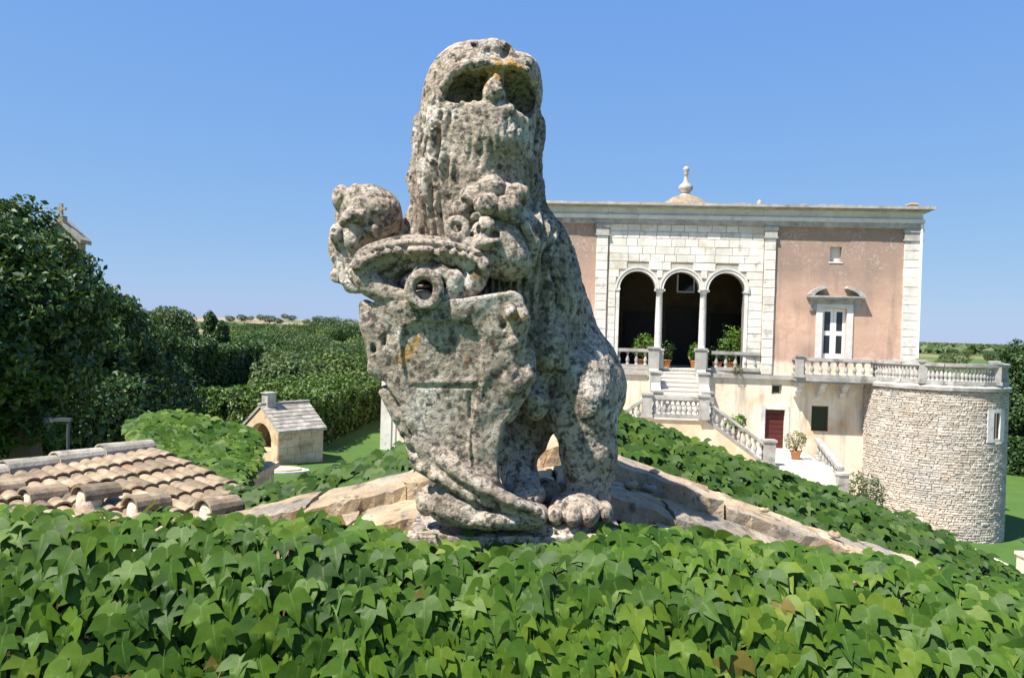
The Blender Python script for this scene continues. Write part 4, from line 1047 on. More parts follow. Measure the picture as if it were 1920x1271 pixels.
# double stair
stair = MB().box(0,0.01,0,0.01,0,0.01)
xs0, xs1 = FX(1240,720,-1.5), FX(1308,720,-1.5)
xl0, xl1 = FX(1213,745,-4.55), FX(1320,745,-4.55)
zl = -1.9; n_ = 10; ry = -zl/n_; td = 0.30
sroot = MB().box(xl0-0.1, xl1+0.1, -4.6, -3.0, zG, zl-0.06).box(xs0-0.45, xs1+0.45, -3.0, 0.0, zG, zl-0.06).build('staircase', M['stairwall'], villa)
MB().box(xl0-0.15, xl1+0.15, -4.68, -3.0, zl-0.06, zl).build('landing', M['floor'], sroot)
for k in range(n_):
    MB().box(xs0-0.1, xs1+0.1, -td*(k+1)-0.03, -td*k, -ry*(k+1)-0.0, -ry*(k+1)+0.05).box(xs0-0.1, xs1+0.1, -td*(k+1), 0.0, -ry*(k+2), -ry*(k+1)-0.001).build('step', M['floor'], sroot)
for x, s in ((xs0-0.28,-1),(xs1+0.28,1)):
    MB().prism([(-3.0,zG),(0,zG),(0,0.0),(-3.0,zl+0.1)],0,1)
    V = [(x-0.2,y,z) for y,z in ((-3.0,zl),(0,zl),(0,0.05),(-0.5,0.0),(-3.0,zl+0.55))] + [(x+0.2,y,z) for y,z in ((-3.0,zl),(0,zl),(0,0.05),(-0.5,0.0),(-3.0,zl+0.55))]
    MB().add(V, [(0,1,2,3,4),(9,8,7,6,5)] + [(i,i+5,(i+1)%5+5,(i+1)%5) for i in range(5)]).build('cheek_wall', M['white_stone'], sroot)
    pier(x, -0.25, -0.4, 0.95, 0.24, sroot); pier(x, -1.4, zl, -0.15, 0.23, sroot); pier(x, -2.75, zl, zl+0.95, 0.24, sroot)
balustrade((xl0,-4.55,zl),(xl1,-4.55,zl), 11, sroot, name='landing_balustrade')
# side flights
fl_h = 1.80; fl_l = FX(1432,825,-4.55) - xl1; nst = 9
for s in (1,-1):
    xe = xl1 if s > 0 else xl0
    for k in range(nst):
        x0_ = xe + s*fl_l*k/nst; x1_ = xe + s*fl_l*(k+1)/nst; z_ = zl - fl_h*(k+1)/nst
        MB().box(min(x0_,x1_),max(x0_,x1_)+0.02,-4.5,-3.0,zG,z_).build('step', M['floor'], sroot)
    V = [(xe,-4.64,zG),(xe+s*fl_l,-4.64,zG),(xe+s*fl_l,-4.64,zl-fl_h),(xe,-4.64,zl),(xe,-4.45,zG),(xe+s*fl_l,-4.45,zG),(xe+s*fl_l,-4.45,zl-fl_h),(xe,-4.45,zl)]
    MB().add(V,[(0,1,2,3),(7,6,5,4),(0,4,5,1),(1,5,6,2),(2,6,7,3),(3,7,4,0)]).build('flight_wall', M['stairwall'], sroot)
    balustrade((xe,-4.55,zl),(xe+s*fl_l,-4.55,zl-fl_h), 11, sroot, name='flight_balustrade')
    pier(xe+s*(fl_l+0.22), -4.55, zG, zl-fl_h+0.95, 0.24, sroot, ball=False); pier(xe+s*0.0, -4.58, zl, zl+0.95, 0.2, sroot)
# lower landing before the red door, steps down to the lawn
zl2 = zl - fl_h; xe = xl1+fl_l; xq = FX(1548, 850, -3.5)
MB().box(xe, xq, -4.6, 0.0, zG, zl2-0.05).build('lower_landing', M['floor'], sroot)
MB().box(xe-fl_l, xe+0.02, -3.0, 0.0, zG, zl2-0.05).build('lower_landing', M['floor'], sroot)
for k in range(9):
    MB().box(xe+0.5, xq-0.05, -4.6-0.34*(k+1), -4.6-0.34*k, zG, zl2-0.19*(k+1)).build('step', M['floor'], sroot)
balustrade((xq,-2.2,zl2),(xq,-5.6,zl2-0.75), 8, sroot, name='lower_balustrade')
pier(xq, -5.8, zG, zl2-0.1, 0.2, sroot); MB().box(xq-0.14,xq+0.14,-5.6,-0.02,zG,zl2-0.8).build('flight_wall', M['stairwall'], sroot)

# balcony on brackets
zBf = FZ(1500,712,-1.0)+0.12; xb0 = FX(1494,700,-1.0); xT = FX(1747,700); TR = (FX(1884,760)-FX(1619,760))/2*0.97
balc = MB().box(xb0-0.05, xT-TR*0.6, -1.08, 0.02, zBf-0.16, zBf).box(xb0, xT-TR*0.6, -1.0, 0.02, zBf-0.26, zBf-0.161).build('balcony', M['grey_stone'], villa)
for u in (1500, 1543, 1586):
    x = FX(u,715,-0.7); V = []
    prof = [(-0.9,zBf-0.26),(-0.9,zBf-0.42),(-0.66,zBf-0.46),(-0.6,zBf-0.66),(-0.35,zBf-0.72),(-0.3,zBf-0.95),(0.02,zBf-1.0),(0.02,zBf-0.26)]
    V = [(x-0.12,y,z) for y,z in prof] + [(x+0.12,y,z) for y,z in prof]; k = len(prof)
    MB().add(V, [tuple(range(k)), tuple(range(2*k-1,k-1,-1))] + [(i,i+k,(i+1)%k+k,(i+1)%k) for i in range(k)]).build('bracket', M['white_stone'], balc)
balustrade((xb0+0.12,-0.95,zBf),(xT-TR*0.93,-0.95,zBf), 9, villa, mat='grey_stone'); balustrade((xb0+0.12,-0.95,zBf),(xb0+0.12,0.0,zBf), 3, villa)
pier(xb0+0.12,-0.95,zBf,zBf+0.95,0.16,villa)

# round tower of rubble
def tower_r(z): return TR*(1.0 + 0.012*(zBf - z)/6.0*0 )
tw = MB().lathe([(TR-0.04,zG),(TR-0.04,zBf-0.2),(0.05,zBf-0.2)], 64, (xT,0.0)).build('tower', M['backing'], villa, True)
MB().lathe([(TR+0.00,zBf-0.30),(TR+0.12,zBf-0.26),(TR+0.14,zBf-0.12),(TR+0.02,zBf-0.06),(TR+0.0,zBf+0.001),(TR-0.5,zBf+0.001),(0.02,zBf+0.002)], 64, (xT,0.0)).build('tower_cornice', M['grey_stone'], tw)
rt = random.Random(5); stones = []
z = zG + 0.8
slz0, slz1 = FZ(1872,824,-2.8), FZ(1872,775,-2.8); sla = R(-57)
a_lo, a_hi = -math.pi*0.99, 0.16
while z < zBf - 0.34:
    h = rt.uniform(0.075, 0.145); h = min(h, zBf-0.31-z)
    a = a_lo + rt.uniform(0,0.05)
    while a < a_hi:
        w = rt.uniform(0.10, 0.32)/TR
        am = a + w/2
        if not (slz0-0.18 < z+h/2 < slz1+0.2 and abs(am - sla) < 0.20): stones.append((a, a+w, z, z+h))
        a += w
    z += h
def stone_geo(a0,a1,z0,z1):
    g = 0.007; ga = g/TR; pr = rt.uniform(0.0,0.03); j = lambda s=0.016: rt.uniform(-s,s)
    V = []
    for r, inset in ((TR-0.06,0),(TR+pr*0.5,0),(TR+0.015+pr,0.03)):
        for aa, zz, sa, sz in ((a0,z0,1,1),(a1,z0,-1,1),(a1,z1,-1,-1),(a0,z1,1,-1)):
            A = aa + sa*(ga + inset/TR) + j()/TR*2; Z = zz + sz*(g+inset*0.7) + j()
            V.append((xT + r*math.cos(A), r*math.sin(A), Z))
    F = [(0,1,5,4),(1,2,6,5),(2,3,7,6),(3,0,4,7),(4,5,9,8),(5,6,10,9),(6,7,11,10),(7,4,8,11),(8,9,10,11)]
    return V, F
# those facing the photograph are single stones, the rest of the ring is one mass
vis = [s for s in stones if -2.9 < (s[0]+s[1])/2 < -0.05 and s[2] > -6.8]
vis.sort(key=lambda s: -(s[1]-s[0])*(s[3]-s[2])*max(0.05, math.cos((s[0]+s[1])/2 + 1.9))); big = set(vis[:300])
rest = MB()
for s in stones:
    g_ = stone_geo(*s)
    if s in big: MB().add(*g_).build('stone', M['rubble'], tw)
    else: rest.add(*g_)
o = rest.build('rubble_stonework', M['rubble'], tw); o['kind'] = 'stuff'
# slit window
def polar(r,a,z): return (xT+r*math.cos(a), r*math.sin(a), z)
m = MB()
for a0_, a1_, z0_, z1_ in ((sla-0.19,sla-0.075,slz0-0.15,slz1+0.15),(sla+0.075,sla+0.19,slz0-0.15,slz1+0.15),(sla-0.075,sla+0.075,slz1,slz1+0.15),(sla-0.075,sla+0.075,slz0-0.15,slz0)):
    V = [polar(r,a,z) for r in (TR-0.3,TR+0.05) for a,z in ((a0_,z0_),(a1_,z0_),(a1_,z1_),(a0_,z1_))]
    m.add(V, [(4,5,6,7),(0,1,5,4),(1,2,6,5),(2,3,7,6),(3,0,4,7)])
sw = m.build('slit_window', M['white_stone'], tw)
V = [polar(TR-0.033,a,z) for a,z in ((sla-0.075,slz0),(sla+0.075,slz0),(sla+0.075,slz1),(sla-0.075,slz1))]
MB().add(V,[(0,1,2,3)]).build('pane', M['wood_brown'], sw)
# ring balustrade on the tower terrace
nseg = 11; a_s, a_e = -math.pi*0.93, 0.12
for k in range(nseg):
    a0_ = a_s + (a_e-a_s)*k/nseg; a1_ = a_s + (a_e-a_s)*(k+1)/nseg; r = TR-0.10
    balustrade((xT+r*math.cos(a0_), r*math.sin(a0_), zBf), (xT+r*math.cos(a1_), r*math.sin(a1_), zBf), 5, tw, name='terrace_balustrade', rail=0.15)
for k in (3,7,11):
    a0_ = a_s + (a_e-a_s)*k/nseg; pier(xT+(TR-0.1)*math.cos(a0_), (TR-0.1)*math.sin(a0_), zBf, zBf+0.93, 0.15, tw)

# low wing with a corner pilaster on the far side of the statue
wx0 = FX(717,780,-4.0); wx1 = xL + 1.0; wz1 = FZ(800,690,-4.0)
wing = wall_grid('wing', wx0, wx1, zG, wz1, [], M['plaster'], villa, -4.0, 3.0)
MB().box(wx0-0.06, wx0+0.42, -4.06, -3.2, zG, wz1).box(wx0-0.12,wx1,-4.14,3.1,wz1+0.001,wz1+0.2).build('corner_pilaster', M['ashlar'], wing)
MB().box(wx0+0.55, wx0+0.62, -4.05, -3.95, zG, wz1).build('corner_pilaster', M['white_stone'], wing)

# plants in pots in and around the loggia
def pot_plant(name, label, pos, r, h, n, size, mat, pot=True, cat='plant', leaf=0.5):
    t = thing(name, label, cat, pos)
    ph = 0.0
    if pot:
        ph = 0.38; MB().lathe([(0.02,0),(0.16,0),(0.24,0.34),(0.27,0.34),(0.27,0.40),(0.22,0.40),(0.20,0.36),(0.01,0.35)],14).build('pot', M['pot'], t, True)
    bl = [(0,0,ph+h*0.5,r,r,h*0.5),(r*0.4,0.1,ph+h*0.65,r*0.6,r*0.6,h*0.33),(-r*0.45,-0.1,ph+h*0.4,r*0.6,r*0.6,h*0.3)]
    C, Nn = blob_points(bl, n, lump=0.35, freq=3, shell=0.75)
    obj('foliage', leaf_cloud_mesh('foliage', C, Nn+np.array([0,0,0.4]), size, mat, 0.9, aspect=0.4), t)
    m = MB()
    for k in range(6):
        a = random.uniform(0,6.28); m.tube([(0,0,ph-0.05),(0.3*r*math.cos(a),0.3*r*math.sin(a),ph+h*0.4),(0.6*r*math.cos(a),0.6*r*math.sin(a),ph+h*0.75)], [0.02,0.015,0.006], 5)
    m.build('stem', M['stem'], t)
    return t
pot_plant('potted_fern', 'bright green leafy potted plant behind the loggia balusters beside the stair', VW(FX(1206,640,0.9),0.9,0), 0.55, 1.25, 1400, 0.16, M['bright'])
pot_plant('potted_shrub', 'tall bushy potted shrub with pale blooms filling the arch beside the rail', VW(FX(1372,640,0.9),0.9,0), 0.62, 1.75, 1800, 0.15, M['bright'])
pot_plant('potted_shrub', 'low round green potted plant next to the tall shrub in the arch', VW(FX(1345,640,1.2),1.0,0), 0.40, 0.8, 800, 0.14, M['tree'])
pot_plant('potted_palm', 'dark arching potted palm at the foot of the column by the top step', VW(FX(1250,670,1.3),1.4,0), 0.38, 1.0, 700, 0.2, M['tree'])
pot_plant('potted_palm', 'light green potted palm behind the column on the door side of the top step', VW(FX(1303,670,1.3),1.3,0), 0.30, 1.0, 600, 0.2, M['bright'])
pot_plant('ledge_plant', 'small olive green ball of a plant on the string course ledge', VW(FX(1383,692,-0.3),-0.10,sc0+0.08-0.0), 0.24, 0.45, 500, 0.08, M['dry'], pot=False)
pot_plant('stair_plant', 'spiky green potted plant on the side flight of the stair', VW(FX(1383,770,-3.6),-3.4,zl-1.0), 0.45, 0.75, 500, 0.2, M['bright'])
pot_plant('door_shrub', 'yellowing potted shrub at the lower rail near the red door', VW(FX(1492,845,-2.6),-2.6,zl2-0.05), 0.48, 0.9, 1100, 0.11, M['dry'])
for u, v, w_, lab in ((1604,930,0.5,'low grey green bush at the foot of the ochre wall'),(1632,930,0.6,'low dark bush where the rubble tower meets the wall')):
    x = FX(u,v,-1.5); wp = VW(x,-1.7 if u<1620 else -4.3,0)
    if u > 1620: wp = VW(FX(u,v,-2.8),-2.9,0)
    wp.z = gz(wp.x, wp.y); pot_plant('wall_bush', lab, wp, w_, 2.2, 1500, 0.14, M['tree'] if u>1620 else M['olive'], pot=False, cat='bush')
# ------------------------------------------------------------------ gatehouse with stone coping under the statue
def W_(x, d, z): return (x, d, z + CZ)                 # z relative to eye height
gh = thing('gatehouse', 'ivy-covered gate wall with stepped stone coping slabs under the lion', 'building', (0.3, 3.4, gz(0.3,3.4)))
gb = np.array(gh.location)
def gtop(x): return -0.545 - 0.325*abs(x-0.25) if x > 0.25 else -0.545 - 0.275*abs(x-0.25)
# masonry core: pentagon walls front and back and a low roof between
def gable(name, y0, y1, xl, xr, drop, mat, dl=0.0):
    xsn = [xl, -0.6, 0.25, 1.2, xr]
    poly = [(xl, gz(0,3)-CZ-0.5), (xr, gz(0,3)-CZ-0.5)] + [(x, gtop(x)-drop-(dl if x < 0.3 else 0)) for x in reversed(xsn)]
    m = MB(); n_ = len(poly)
    V = [(x-gb[0], y0-gb[1], z+CZ-gb[2]) for x,z in poly] + [(x-gb[0], y1-gb[1], z+CZ-gb[2]) for x,z in poly]
    m.add(V, [tuple(range(n_)), tuple(range(2*n_-1,n_-1,-1))] + [((i+1)%n_, i, n_+i, n_+(i+1)%n_) for i in range(n_)])
    return m.build(name, mat, gh)
gable('front_wall', 2.9, 4.05, -2.6, 3.4, 0.18, M['coping'])
gable('rear_wall', 5.7, 6.5, -3.2, 4.4, 0.35, M['coping'], 0.25)
gable('roof_deck', 4.06, 5.69, -2.6, 3.4, 0.60, M['coping'])
# coping slabs laid along the two slopes, in three stepped rows
def slab(x0, x1, y0, y1, zoff, th, rs):
    """stone slab following the slope, edges broken by noise"""
    nx_, ny_ = 10, 6; V = []; F = []
    for lay in (0,1):
        for j in range(ny_+1):
            for i in range(nx_+1):
                x = x0 + (x1-x0)*i/nx_; y = y0 + (y1-y0)*j/ny_
                edge = (i in (0,nx_)) or (j in (0,ny_))
                z = gtop(x) + zoff - (th if lay == 0 else 0) - (rs.uniform(0.004,0.016) if edge and lay else 0) + (rs.uniform(-0.005,0.005) if lay else 0)
                x += rs.uniform(-0.012,0.012); y += rs.uniform(-0.014,0.014) if edge else 0
                V.append((x-gb[0], y-gb[1], z+CZ-gb[2]))
    S_ = (nx_+1)*(ny_+1); a = lambda i,j,l: l*S_ + j*(nx_+1)+i
    for j in range(ny_):
        for i in range(nx_):
            F.append((a(i,j,1),a(i+1,j,1),a(i+1,j+1,1),a(i,j+1,1))); F.append((a(i,j,0),a(i,j+1,0),a(i+1,j+1,0),a(i+1,j,0)))
    for i in range(nx_): F.append((a(i,0,0),a(i+1,0,0),a(i+1,0,1),a(i,0,1))); F.append((a(i+1,ny_,0),a(i,ny_,0),a(i,ny_,1),a(i+1,ny_,1)))
    for j in range(ny_): F.append((a(0,j+1,0),a(0,j,0),a(0,j,1),a(0,j+1,1))); F.append((a(nx_,j,0),a(nx_,j+1,0),a(nx_,j+1,1),a(nx_,j,1)))
    return MB().add(V,F)
rs = random.Random(17)
for (y0,y1,zo) in ((3.72,4.18,0.02),(3.30,3.74,-0.055),(2.95,3.32,-0.11)):
    x = -2.4 + rs.uniform(-0.2,0.1)
    while x < 3.1:
        w = rs.uniform(0.26,0.62)
        if not (y1 < 3.4 and -0.85 < x+w/2 < 0.65):
            dz_ = rs.uniform(-0.018,0.014)
            slab(x+0.006, x+w-0.006, y0+rs.uniform(-0.03,0.03), y1+rs.uniform(-0.05,0.02), zo+dz_, 0.10, rs).build('coping_slab', M['coping'], gh)
        x += w
# loose stones on the coping
for k in range(16):
    x = rs.uniform(-1.4,2.4); y = rs.uniform(3.3,4.0)
    if -0.5 < x < 0.5: continue
    s_ = rs.uniform(0.015,0.04); m = MB().lathe([(0.01,-0.6*s_),(0.8*s_,-0.3*s_),(1.0*s_,0.2*s_),(0.6*s_,0.6*s_),(0.01,0.7*s_)],7)
    zo = 0.02 if y > 3.73 else -0.055
    o = m.build('rubble_piece', M['coping'], gh, True, (x-gb[0], y-gb[1], gtop(x)+zo+CZ-gb[2]+0.3*s_)); o.scale = (1.3,0.9,0.8); o.rotation_euler = (0,0,rs.uniform(0,6))

# ------------------------------------------------------------------ creepers
# front: thick creeper over the wall edge before the statue
us = [-140,160,420,640,800,960,1060,1160,1320,1500,1700,1900,2080]
vt = [976,986,996,1008,1032,1040,1034,1014,1028,1058,1082,1126,1170]
rows = [[(u,v-12,2.98) for u,v in zip(us,vt)], [(u,v+4,2.80) for u,v in zip(us,vt)], [(u,v+45,2.68) for u,v in zip(us,vt)], [(u,v+110,2.61) for u,v in zip(us,vt)],
        [(u,1215+0.3*(v-1000),2.565) for u,v in zip(us,vt)], [(u,1310,2.54) for u in us], [(u,1430,2.51) for u in us]]
Sf = surf_from_px(rows)
ivy = thing('creeper', 'glossy green creeper with large three-lobed leaves spilling over the wall before the lion', 'creeper', P(960,1300,2.3))
surf_mesh(Sf, ivy, 'shade_twigs', M['shade_backing'], off=-0.17, amp=0.03)
ivy_patch(ivy, Sf, 2600, 0.086, M['ivy'], 300, seed=5, face=0.5, inner=0.22, lift=0.07, grow=0.3, rnd=0.38)
m = MB(); r3 = random.Random(8); ib = Vector(ivy.location)
for k in range(26):
    a = r3.random(); pts = []
    for j in range(8):
        b = 0.02 + j*0.13; q = Sf(np.array([min(1,max(0,a + 0.02*math.sin(j*1.3+k)))]), np.array([b]))[0]
        pts.append(Vector(q) - ib + Vector((0,-0.0,-0.02+r3.uniform(-0.03,0.035))))
    m.tube(pts, [0.006]*8, 5)
m.build('stem', M['stem'], ivy)['kind'] = 'stuff'
# rear: creeper on the far gable, both slopes
usR = [1120,1230,1340,1460,1580,1700,1820,1940,2040]; vR = [770,812,856,896,936,982,1042,1110,1170]
rows = [[(u,v+4,6.75) for u,v in zip(usR,vR)], [(u,v+12,6.35) for u,v in zip(usR,vR)], [(u,v+60,5.95) for u,v in zip(usR,vR)], [(u,v+130,5.6) for u,v in zip(usR,vR)], [(u,v+230,5.3) for u,v in zip(usR,vR)]]
Sr = surf_from_px(rows)
ivr = thing('creeper', 'dark green creeper climbing the far gable slope towards the palace stair', 'creeper', P(1500,1050,6.2))
surf_mesh(Sr, ivr, 'shade_twigs', M['shade_backing'], off=-0.14, amp=0.06)
ivy_patch(ivr, Sr, 3700, 0.098, M['ivy_far'], 300, seed=9, simple=True, face=0.35, inner=0.4, lift=0.12)
usL = [430,500,560,620,680,740,800,860]; vL = [938,934,922,902,884,860,838,815]
rows = [[(u,v,6.6) for u,v in zip(usL,vL)], [(u,v+10,6.3) for u,v in zip(usL,vL)], [(u,v+50,5.9) for u,v in zip(usL,vL)], [(u,v+120,5.5) for u,v in zip(usL,vL)]]
Sl_ = surf_from_px(rows)
ivl = thing('creeper', 'green creeper on the gable slope between the tiled roof and the shield', 'creeper', P(650,980,6.0))
surf_mesh(Sl_, ivl, 'shade_twigs', M['shade_backing'], off=-0.14, amp=0.06)
ivy_patch(ivl, Sl_, 1300, 0.12, M['ivy_far'], 300, seed=12, simple=True, face=0.35, inner=0.4, lift=0.12)
# mound of creeper behind the tiled roof
rows = [[(250,806,10.6),(290,790,10.8),(330,786,11.0),(400,800,11.0),(450,812,11.0),(470,830,10.8)],
        [(246,818,10.0),(290,800,10.0),(330,800,10.2),(400,812,10.2),(452,826,10.2),(472,845,10.2)],
        [(262,850,9.2),(300,840,9.2),(345,845,9.2),(410,850,9.3),(452,865,9.4),(470,868,9.6)],
        [(300,880,8.6),(350,885,8.4),(390,895,8.3),(425,895,8.4),(448,885,8.8),(464,884,9.2)],
        [(350,960,8.0),(390,955,7.8),(420,950,7.6),(440,940,7.6),(455,925,7.8),(465,905,8.2)]]
Sm = surf_from_px(rows)
ivm = thing('creeper', 'rounded mound of fresh green creeper between the tiled roof and the little oven house', 'creeper', P(380,960,8.4))
surf_mesh(Sm, ivm, 'shade_twigs', M['shade_backing'], off=-0.14, amp=0.08)
ivy_patch(ivm, Sm, 4200, 0.125, M['ivy'], 300, seed=14, simple=True, face=0.35, inner=0.35, lift=0.14)
# masonry under the mound
b0 = P(400, 900, 9.2); gzz = gz(b0.x, b0.y)
ms = thing('garden_wall', 'low stone garden wall buried under the creeper mound', 'wall', (b0.x, b0.y, gzz))
MB().box(-1.3,0.35,-1.0,1.2,-0.5,b0.z-gzz-0.05).build('masonry', M['coping'], ms)
MB().box(-1.35,0.40,-1.05,1.25,b0.z-gzz-0.049,b0.z-gzz+0.02).build('cap_stone', M['coping'], ms)

# ------------------------------------------------------------------ clay tile roof
R0 = P(-120, 908, 6.1); R1 = P(283, 836, 7.7); zr = (R0.z + R1.z)/2 - 0.06
E1 = P(610, 1000, 6.1); E0 = P(-80, 1010, 5.3)
roofT = thing('tiled_roof', 'old roof of pale clay barrel tiles beside the gate wall', 'roof', (R0.x, R0.y, gz(R0.x,R0.y)))
tb = Vector(roofT.location)
def RP(s, t):
    """s along the ridge 0..1, t down the slope 0..1"""
    a = R0.lerp(R1, s); b = E0.lerp(E1, s); a = Vector((a.x,a.y,a.z-0.06)); p = a.lerp(b, t); return p
def tile_mesh(L, r0, r1, seed, open_arc=math.pi):
    rr = random.Random(seed); n_ = 8; V = []; F = []
    for k, (y, r) in enumerate(((0,r0),(L,r1))):
        for th in (0, 0.016):
            for i in range(n_+1):
                a = math.pi*i/n_; V.append(((r-th)*math.cos(a)*1.05, y, (r-th)*math.sin(a)))
    m_ = n_+1
    for i in range(n_):
        F.append((i, i+1, 2*m_+i+1, 2*m_+i)); F.append((m_+i+1, m_+i, 3*m_+i, 3*m_+i+1))
        F.append((i+1, i, m_+i, m_+i+1)); F.append((2*m_+i, 2*m_+i+1, 3*m_+i+1, 3*m_+i))
    for o_ in (0, n_): F.append((o_, 2*m_+o_, 3*m_+o_, m_+o_))
    return fast_mesh('roof_tile', V, F, M['tile'], False)
TM = [tile_mesh(0.42, 0.062+0.004*k, 0.078, k) for k in range(3)]
def place_tile(p, q, up, me, parent, name='roof_tile', roll=0.0):
    """tile running from p (narrow end) towards q"""
    Y = (q-p).normalized(); X = Y.cross(up).normalized(); Z = X.cross(Y)
    mt = Matrix((X,Y,Z)).transposed().to_4x4(); mt = mt @ Matrix.Rotation(roll,4,'Y'); mt.translation = p - tb
    o = bpy.data.objects.new(name, me); COL.objects.link(o); o.parent = parent; o.matrix_local = mt; return o
nrow = 17; rr = random.Random(4); pc = []
for i in range(nrow):
    s = (i+0.5)/nrow; a = RP(s,0.01); b = RP(s,1.0); L = (b-a).length; nt_ = int(L/0.33)+1
    up = (RP(min(1,s+0.01),0.5)-RP(s-0.01,0.5)).cross(b-a); up = up if up.z > 0 else -up; up.normalize()
    for k in range(nt_):
        p = a.lerp(b, k*0.33/L) + up*(0.012 + 0.0*k) + Vector((rr.uniform(-0.008,0.008),rr.uniform(-0.008,0.008),0)); q = a.lerp(b, (k*0.33+0.42)/L) + up*0.035
        place_tile(p, q, up, TM[rr.randrange(3)], roofT, roll=rr.uniform(-0.06,0.06))
# bed of the roof: pan surface between the cover tiles
Vb = []; Fb = []; na, nb_ = 35, 8
for j in range(nb_+1):
    for i in range(na): Vb.append(RP(i/(na-1), j/nb_) - tb + Vector((0,0,-0.02 if i%2 else 0.012)))
for j in range(nb_):
    for i in range(na-1): Fb.append((j*na+i, j*na+i+1, (j+1)*na+i+1, (j+1)*na+i))
MB().add(Vb,Fb).build('pan_tiles', M['tile'], roofT)
# walls under it
c4_ = [RP(0,0),RP(1,0),RP(1,1),RP(0,1)]; m = MB()
V = [c - tb + Vector((0,0,-0.06)) for c in c4_] + [Vector((c.x-tb.x, c.y-tb.y, -0.5)) for c in c4_]
m.add(V, [(0,1,2,3),(0,4,5,1),(1,5,6,2),(2,6,7,3),(3,7,4,0)]).build('wall', M['coping'], roofT)
# ridge of long grey caps
RM = tile_mesh(0.52, 0.085, 0.105, 9); RM.materials.clear(); RM.materials.append(M['ridge'])
L = (R1-R0).length; k = 0; ax = (R1-R0).normalized()
while k*0.42 < L - 0.1:
    p = R1 + Vector((0,0,-0.02)) - ax*(k*0.42); place_tile(p, p - ax*0.5 + Vector((0,0,0.02)), Vector((0,0,1)), RM, roofT, 'ridge_tile'); k += 1
# verge: tile ends bedded in mortar, open towards the gate
VM = tile_mesh(0.30, 0.10, 0.086, 6)
for (u,v,d,sc_) in ((-40,905,5.95,1.0),(44,918,5.9,1.0),(146,914,5.85,1.05),(242,934,5.8,0.95),(379,940,5.75,0.9),(481,955,5.7,1.0),(575,975,5.65,0.9)):
    p = P(u, v+20, d); dirv = Vector((0.50,0.86,-0.02)).normalized()
    o = place_tile(p, p+dirv, Vector((0.1,-0.1,1)), VM, roofT, 'verge_tile', rr.uniform(-0.08,0.08))
    m = MB().lathe([(0.085,-0.22),(0.095,-0.04),(0.085,0.05),(0.04,0.085),(0.005,0.09)],9)
    mo = m.build('mortar_bed', M['mortar'], roofT, True, p - tb + dirv*0.09 + Vector((0,0,-0.01))); mo.scale = (1.0,0.8,1)

# ------------------------------------------------------------------ little oven house with its stone table
ob = P(530, 880, 31.0); ob.z = gz(ob.x, ob.y)
oven = thing('oven_house', 'small stone oven house with arched mouth, slab roof and metal chimney', 'building', ob, R(-38))
ow, ol, oh = 1.10, 1.05, 1.22; rz_ = 0.85        # half width, half length, eaves, ridge rise (ridge along y)
ar = 0.70; as_ = 0.75
m = MB(); n_ = 14
prof = lambda x: oh + rz_*(1-abs(x)/ow)
xs = [-ow] + [ar*math.cos(math.pi*(1-k/n_)) for k in range(n_+1)] + [ow]
if 0 not in xs: xs = sorted(set(xs+[0.0]))
for a, b in zip(xs[:-1], xs[1:]):
    if b-a < 1e-5: continue
    mid = (a+b)/2
    za = zb_ = -0.3
    if abs(mid) < ar: za = as_ + math.sqrt(max(0,ar*ar-a*a)); zb_ = as_ + math.sqrt(max(0,ar*ar-b*b))
    m.prism([(a,za),(b,zb_),(b,prof(b)),(a,prof(a))], -ol, -ol+0.3)
m.box(-ow,-ow+0.25,-ol+0.3,ol,-0.3,oh).box(ow-0.25,ow,-ol+0.3,ol,-0.3,oh)
m.prism([(-ow+0.25,-0.3),(ow-0.25,-0.3),(ow-0.25,prof(ow-0.25)),(0,prof(0)-0.02),(-ow+0.25,prof(-ow+0.25))], ol-0.3, ol)
wallo = m.build('wall', M['oven_wall'], oven)
MB().box(-ow+0.25,ow-0.25,-ol+0.02,ol-0.3,-0.3,0.45).build('hearth', M['oven_wall'], oven)
# stone courses on the visible flank
for r_ in range(4):
    y = -ol+0.02; z = r_*0.305
    while y < ol-0.05:
        w = min(rr.uniform(0.35,0.6), ol-0.02-y); MB().box(ow-0.05,ow+0.012+rr.uniform(0,0.012),y+0.008,y+w-0.008,z+0.008,z+0.302).build('stone_block', M['oven_wall'], wallo); y += w
rf = MB().prism([(-ow-0.12,oh-0.02),(0,oh+rz_+0.06),(ow+0.12,oh-0.02),(ow+0.12,oh-0.08),(0,oh+rz_-0.005),(-ow-0.12,oh-0.08)][::-1], -ol-0.05, ol+0.08).build('roof', M['slab'], oven)
ln = math.hypot(ow+0.12, rz_+0.08)
for sg in (1,-1):
    for r_ in range(8):
        y = -ol-0.06
        while y < ol+0.06:
            w = min(rr.uniform(0.2,0.36), ol+0.08-y); t0 = r_/8; t1 = min(1,(r_+1.15)/8)
            def sp_(t, h): return (sg*(ow+0.13)*(1-t), oh-0.03+(rz_+0.10)*t + h)
            (xa,za),(xb,zb_) = sp_(t0,0.05+rr.uniform(0,0.012)), sp_(t1,0.03)
            V = [(xa,y+0.006,za),(xa,y+w-0.006,za),(xb,y+w-0.006,zb_),(xb,y+0.006,zb_)]; V += [(q[0],q[1],q[2]-0.045) for q in V]
            MB().add(V,[(0,1,2,3),(7,6,5,4),(0,4,5,1),(1,5,6,2),(2,6,7,3),(3,7,4,0)]).build('roof_slab', M['slab'], rf); y += w
MB().box(-0.10,0.10,-ol-0.08,ol+0.1,oh+rz_+0.06,oh+rz_+0.14).build('ridge_stone', M['slab'], rf)
MB().box(-0.19,0.19,-ol+0.15,-ol+0.53,oh+rz_-0.1,oh+rz_+0.48).box(-0.23,0.23,-ol+0.11,-ol+0.57,oh+rz_+0.48,oh+rz_+0.53).build('chimney', M['grey_stone'], oven)
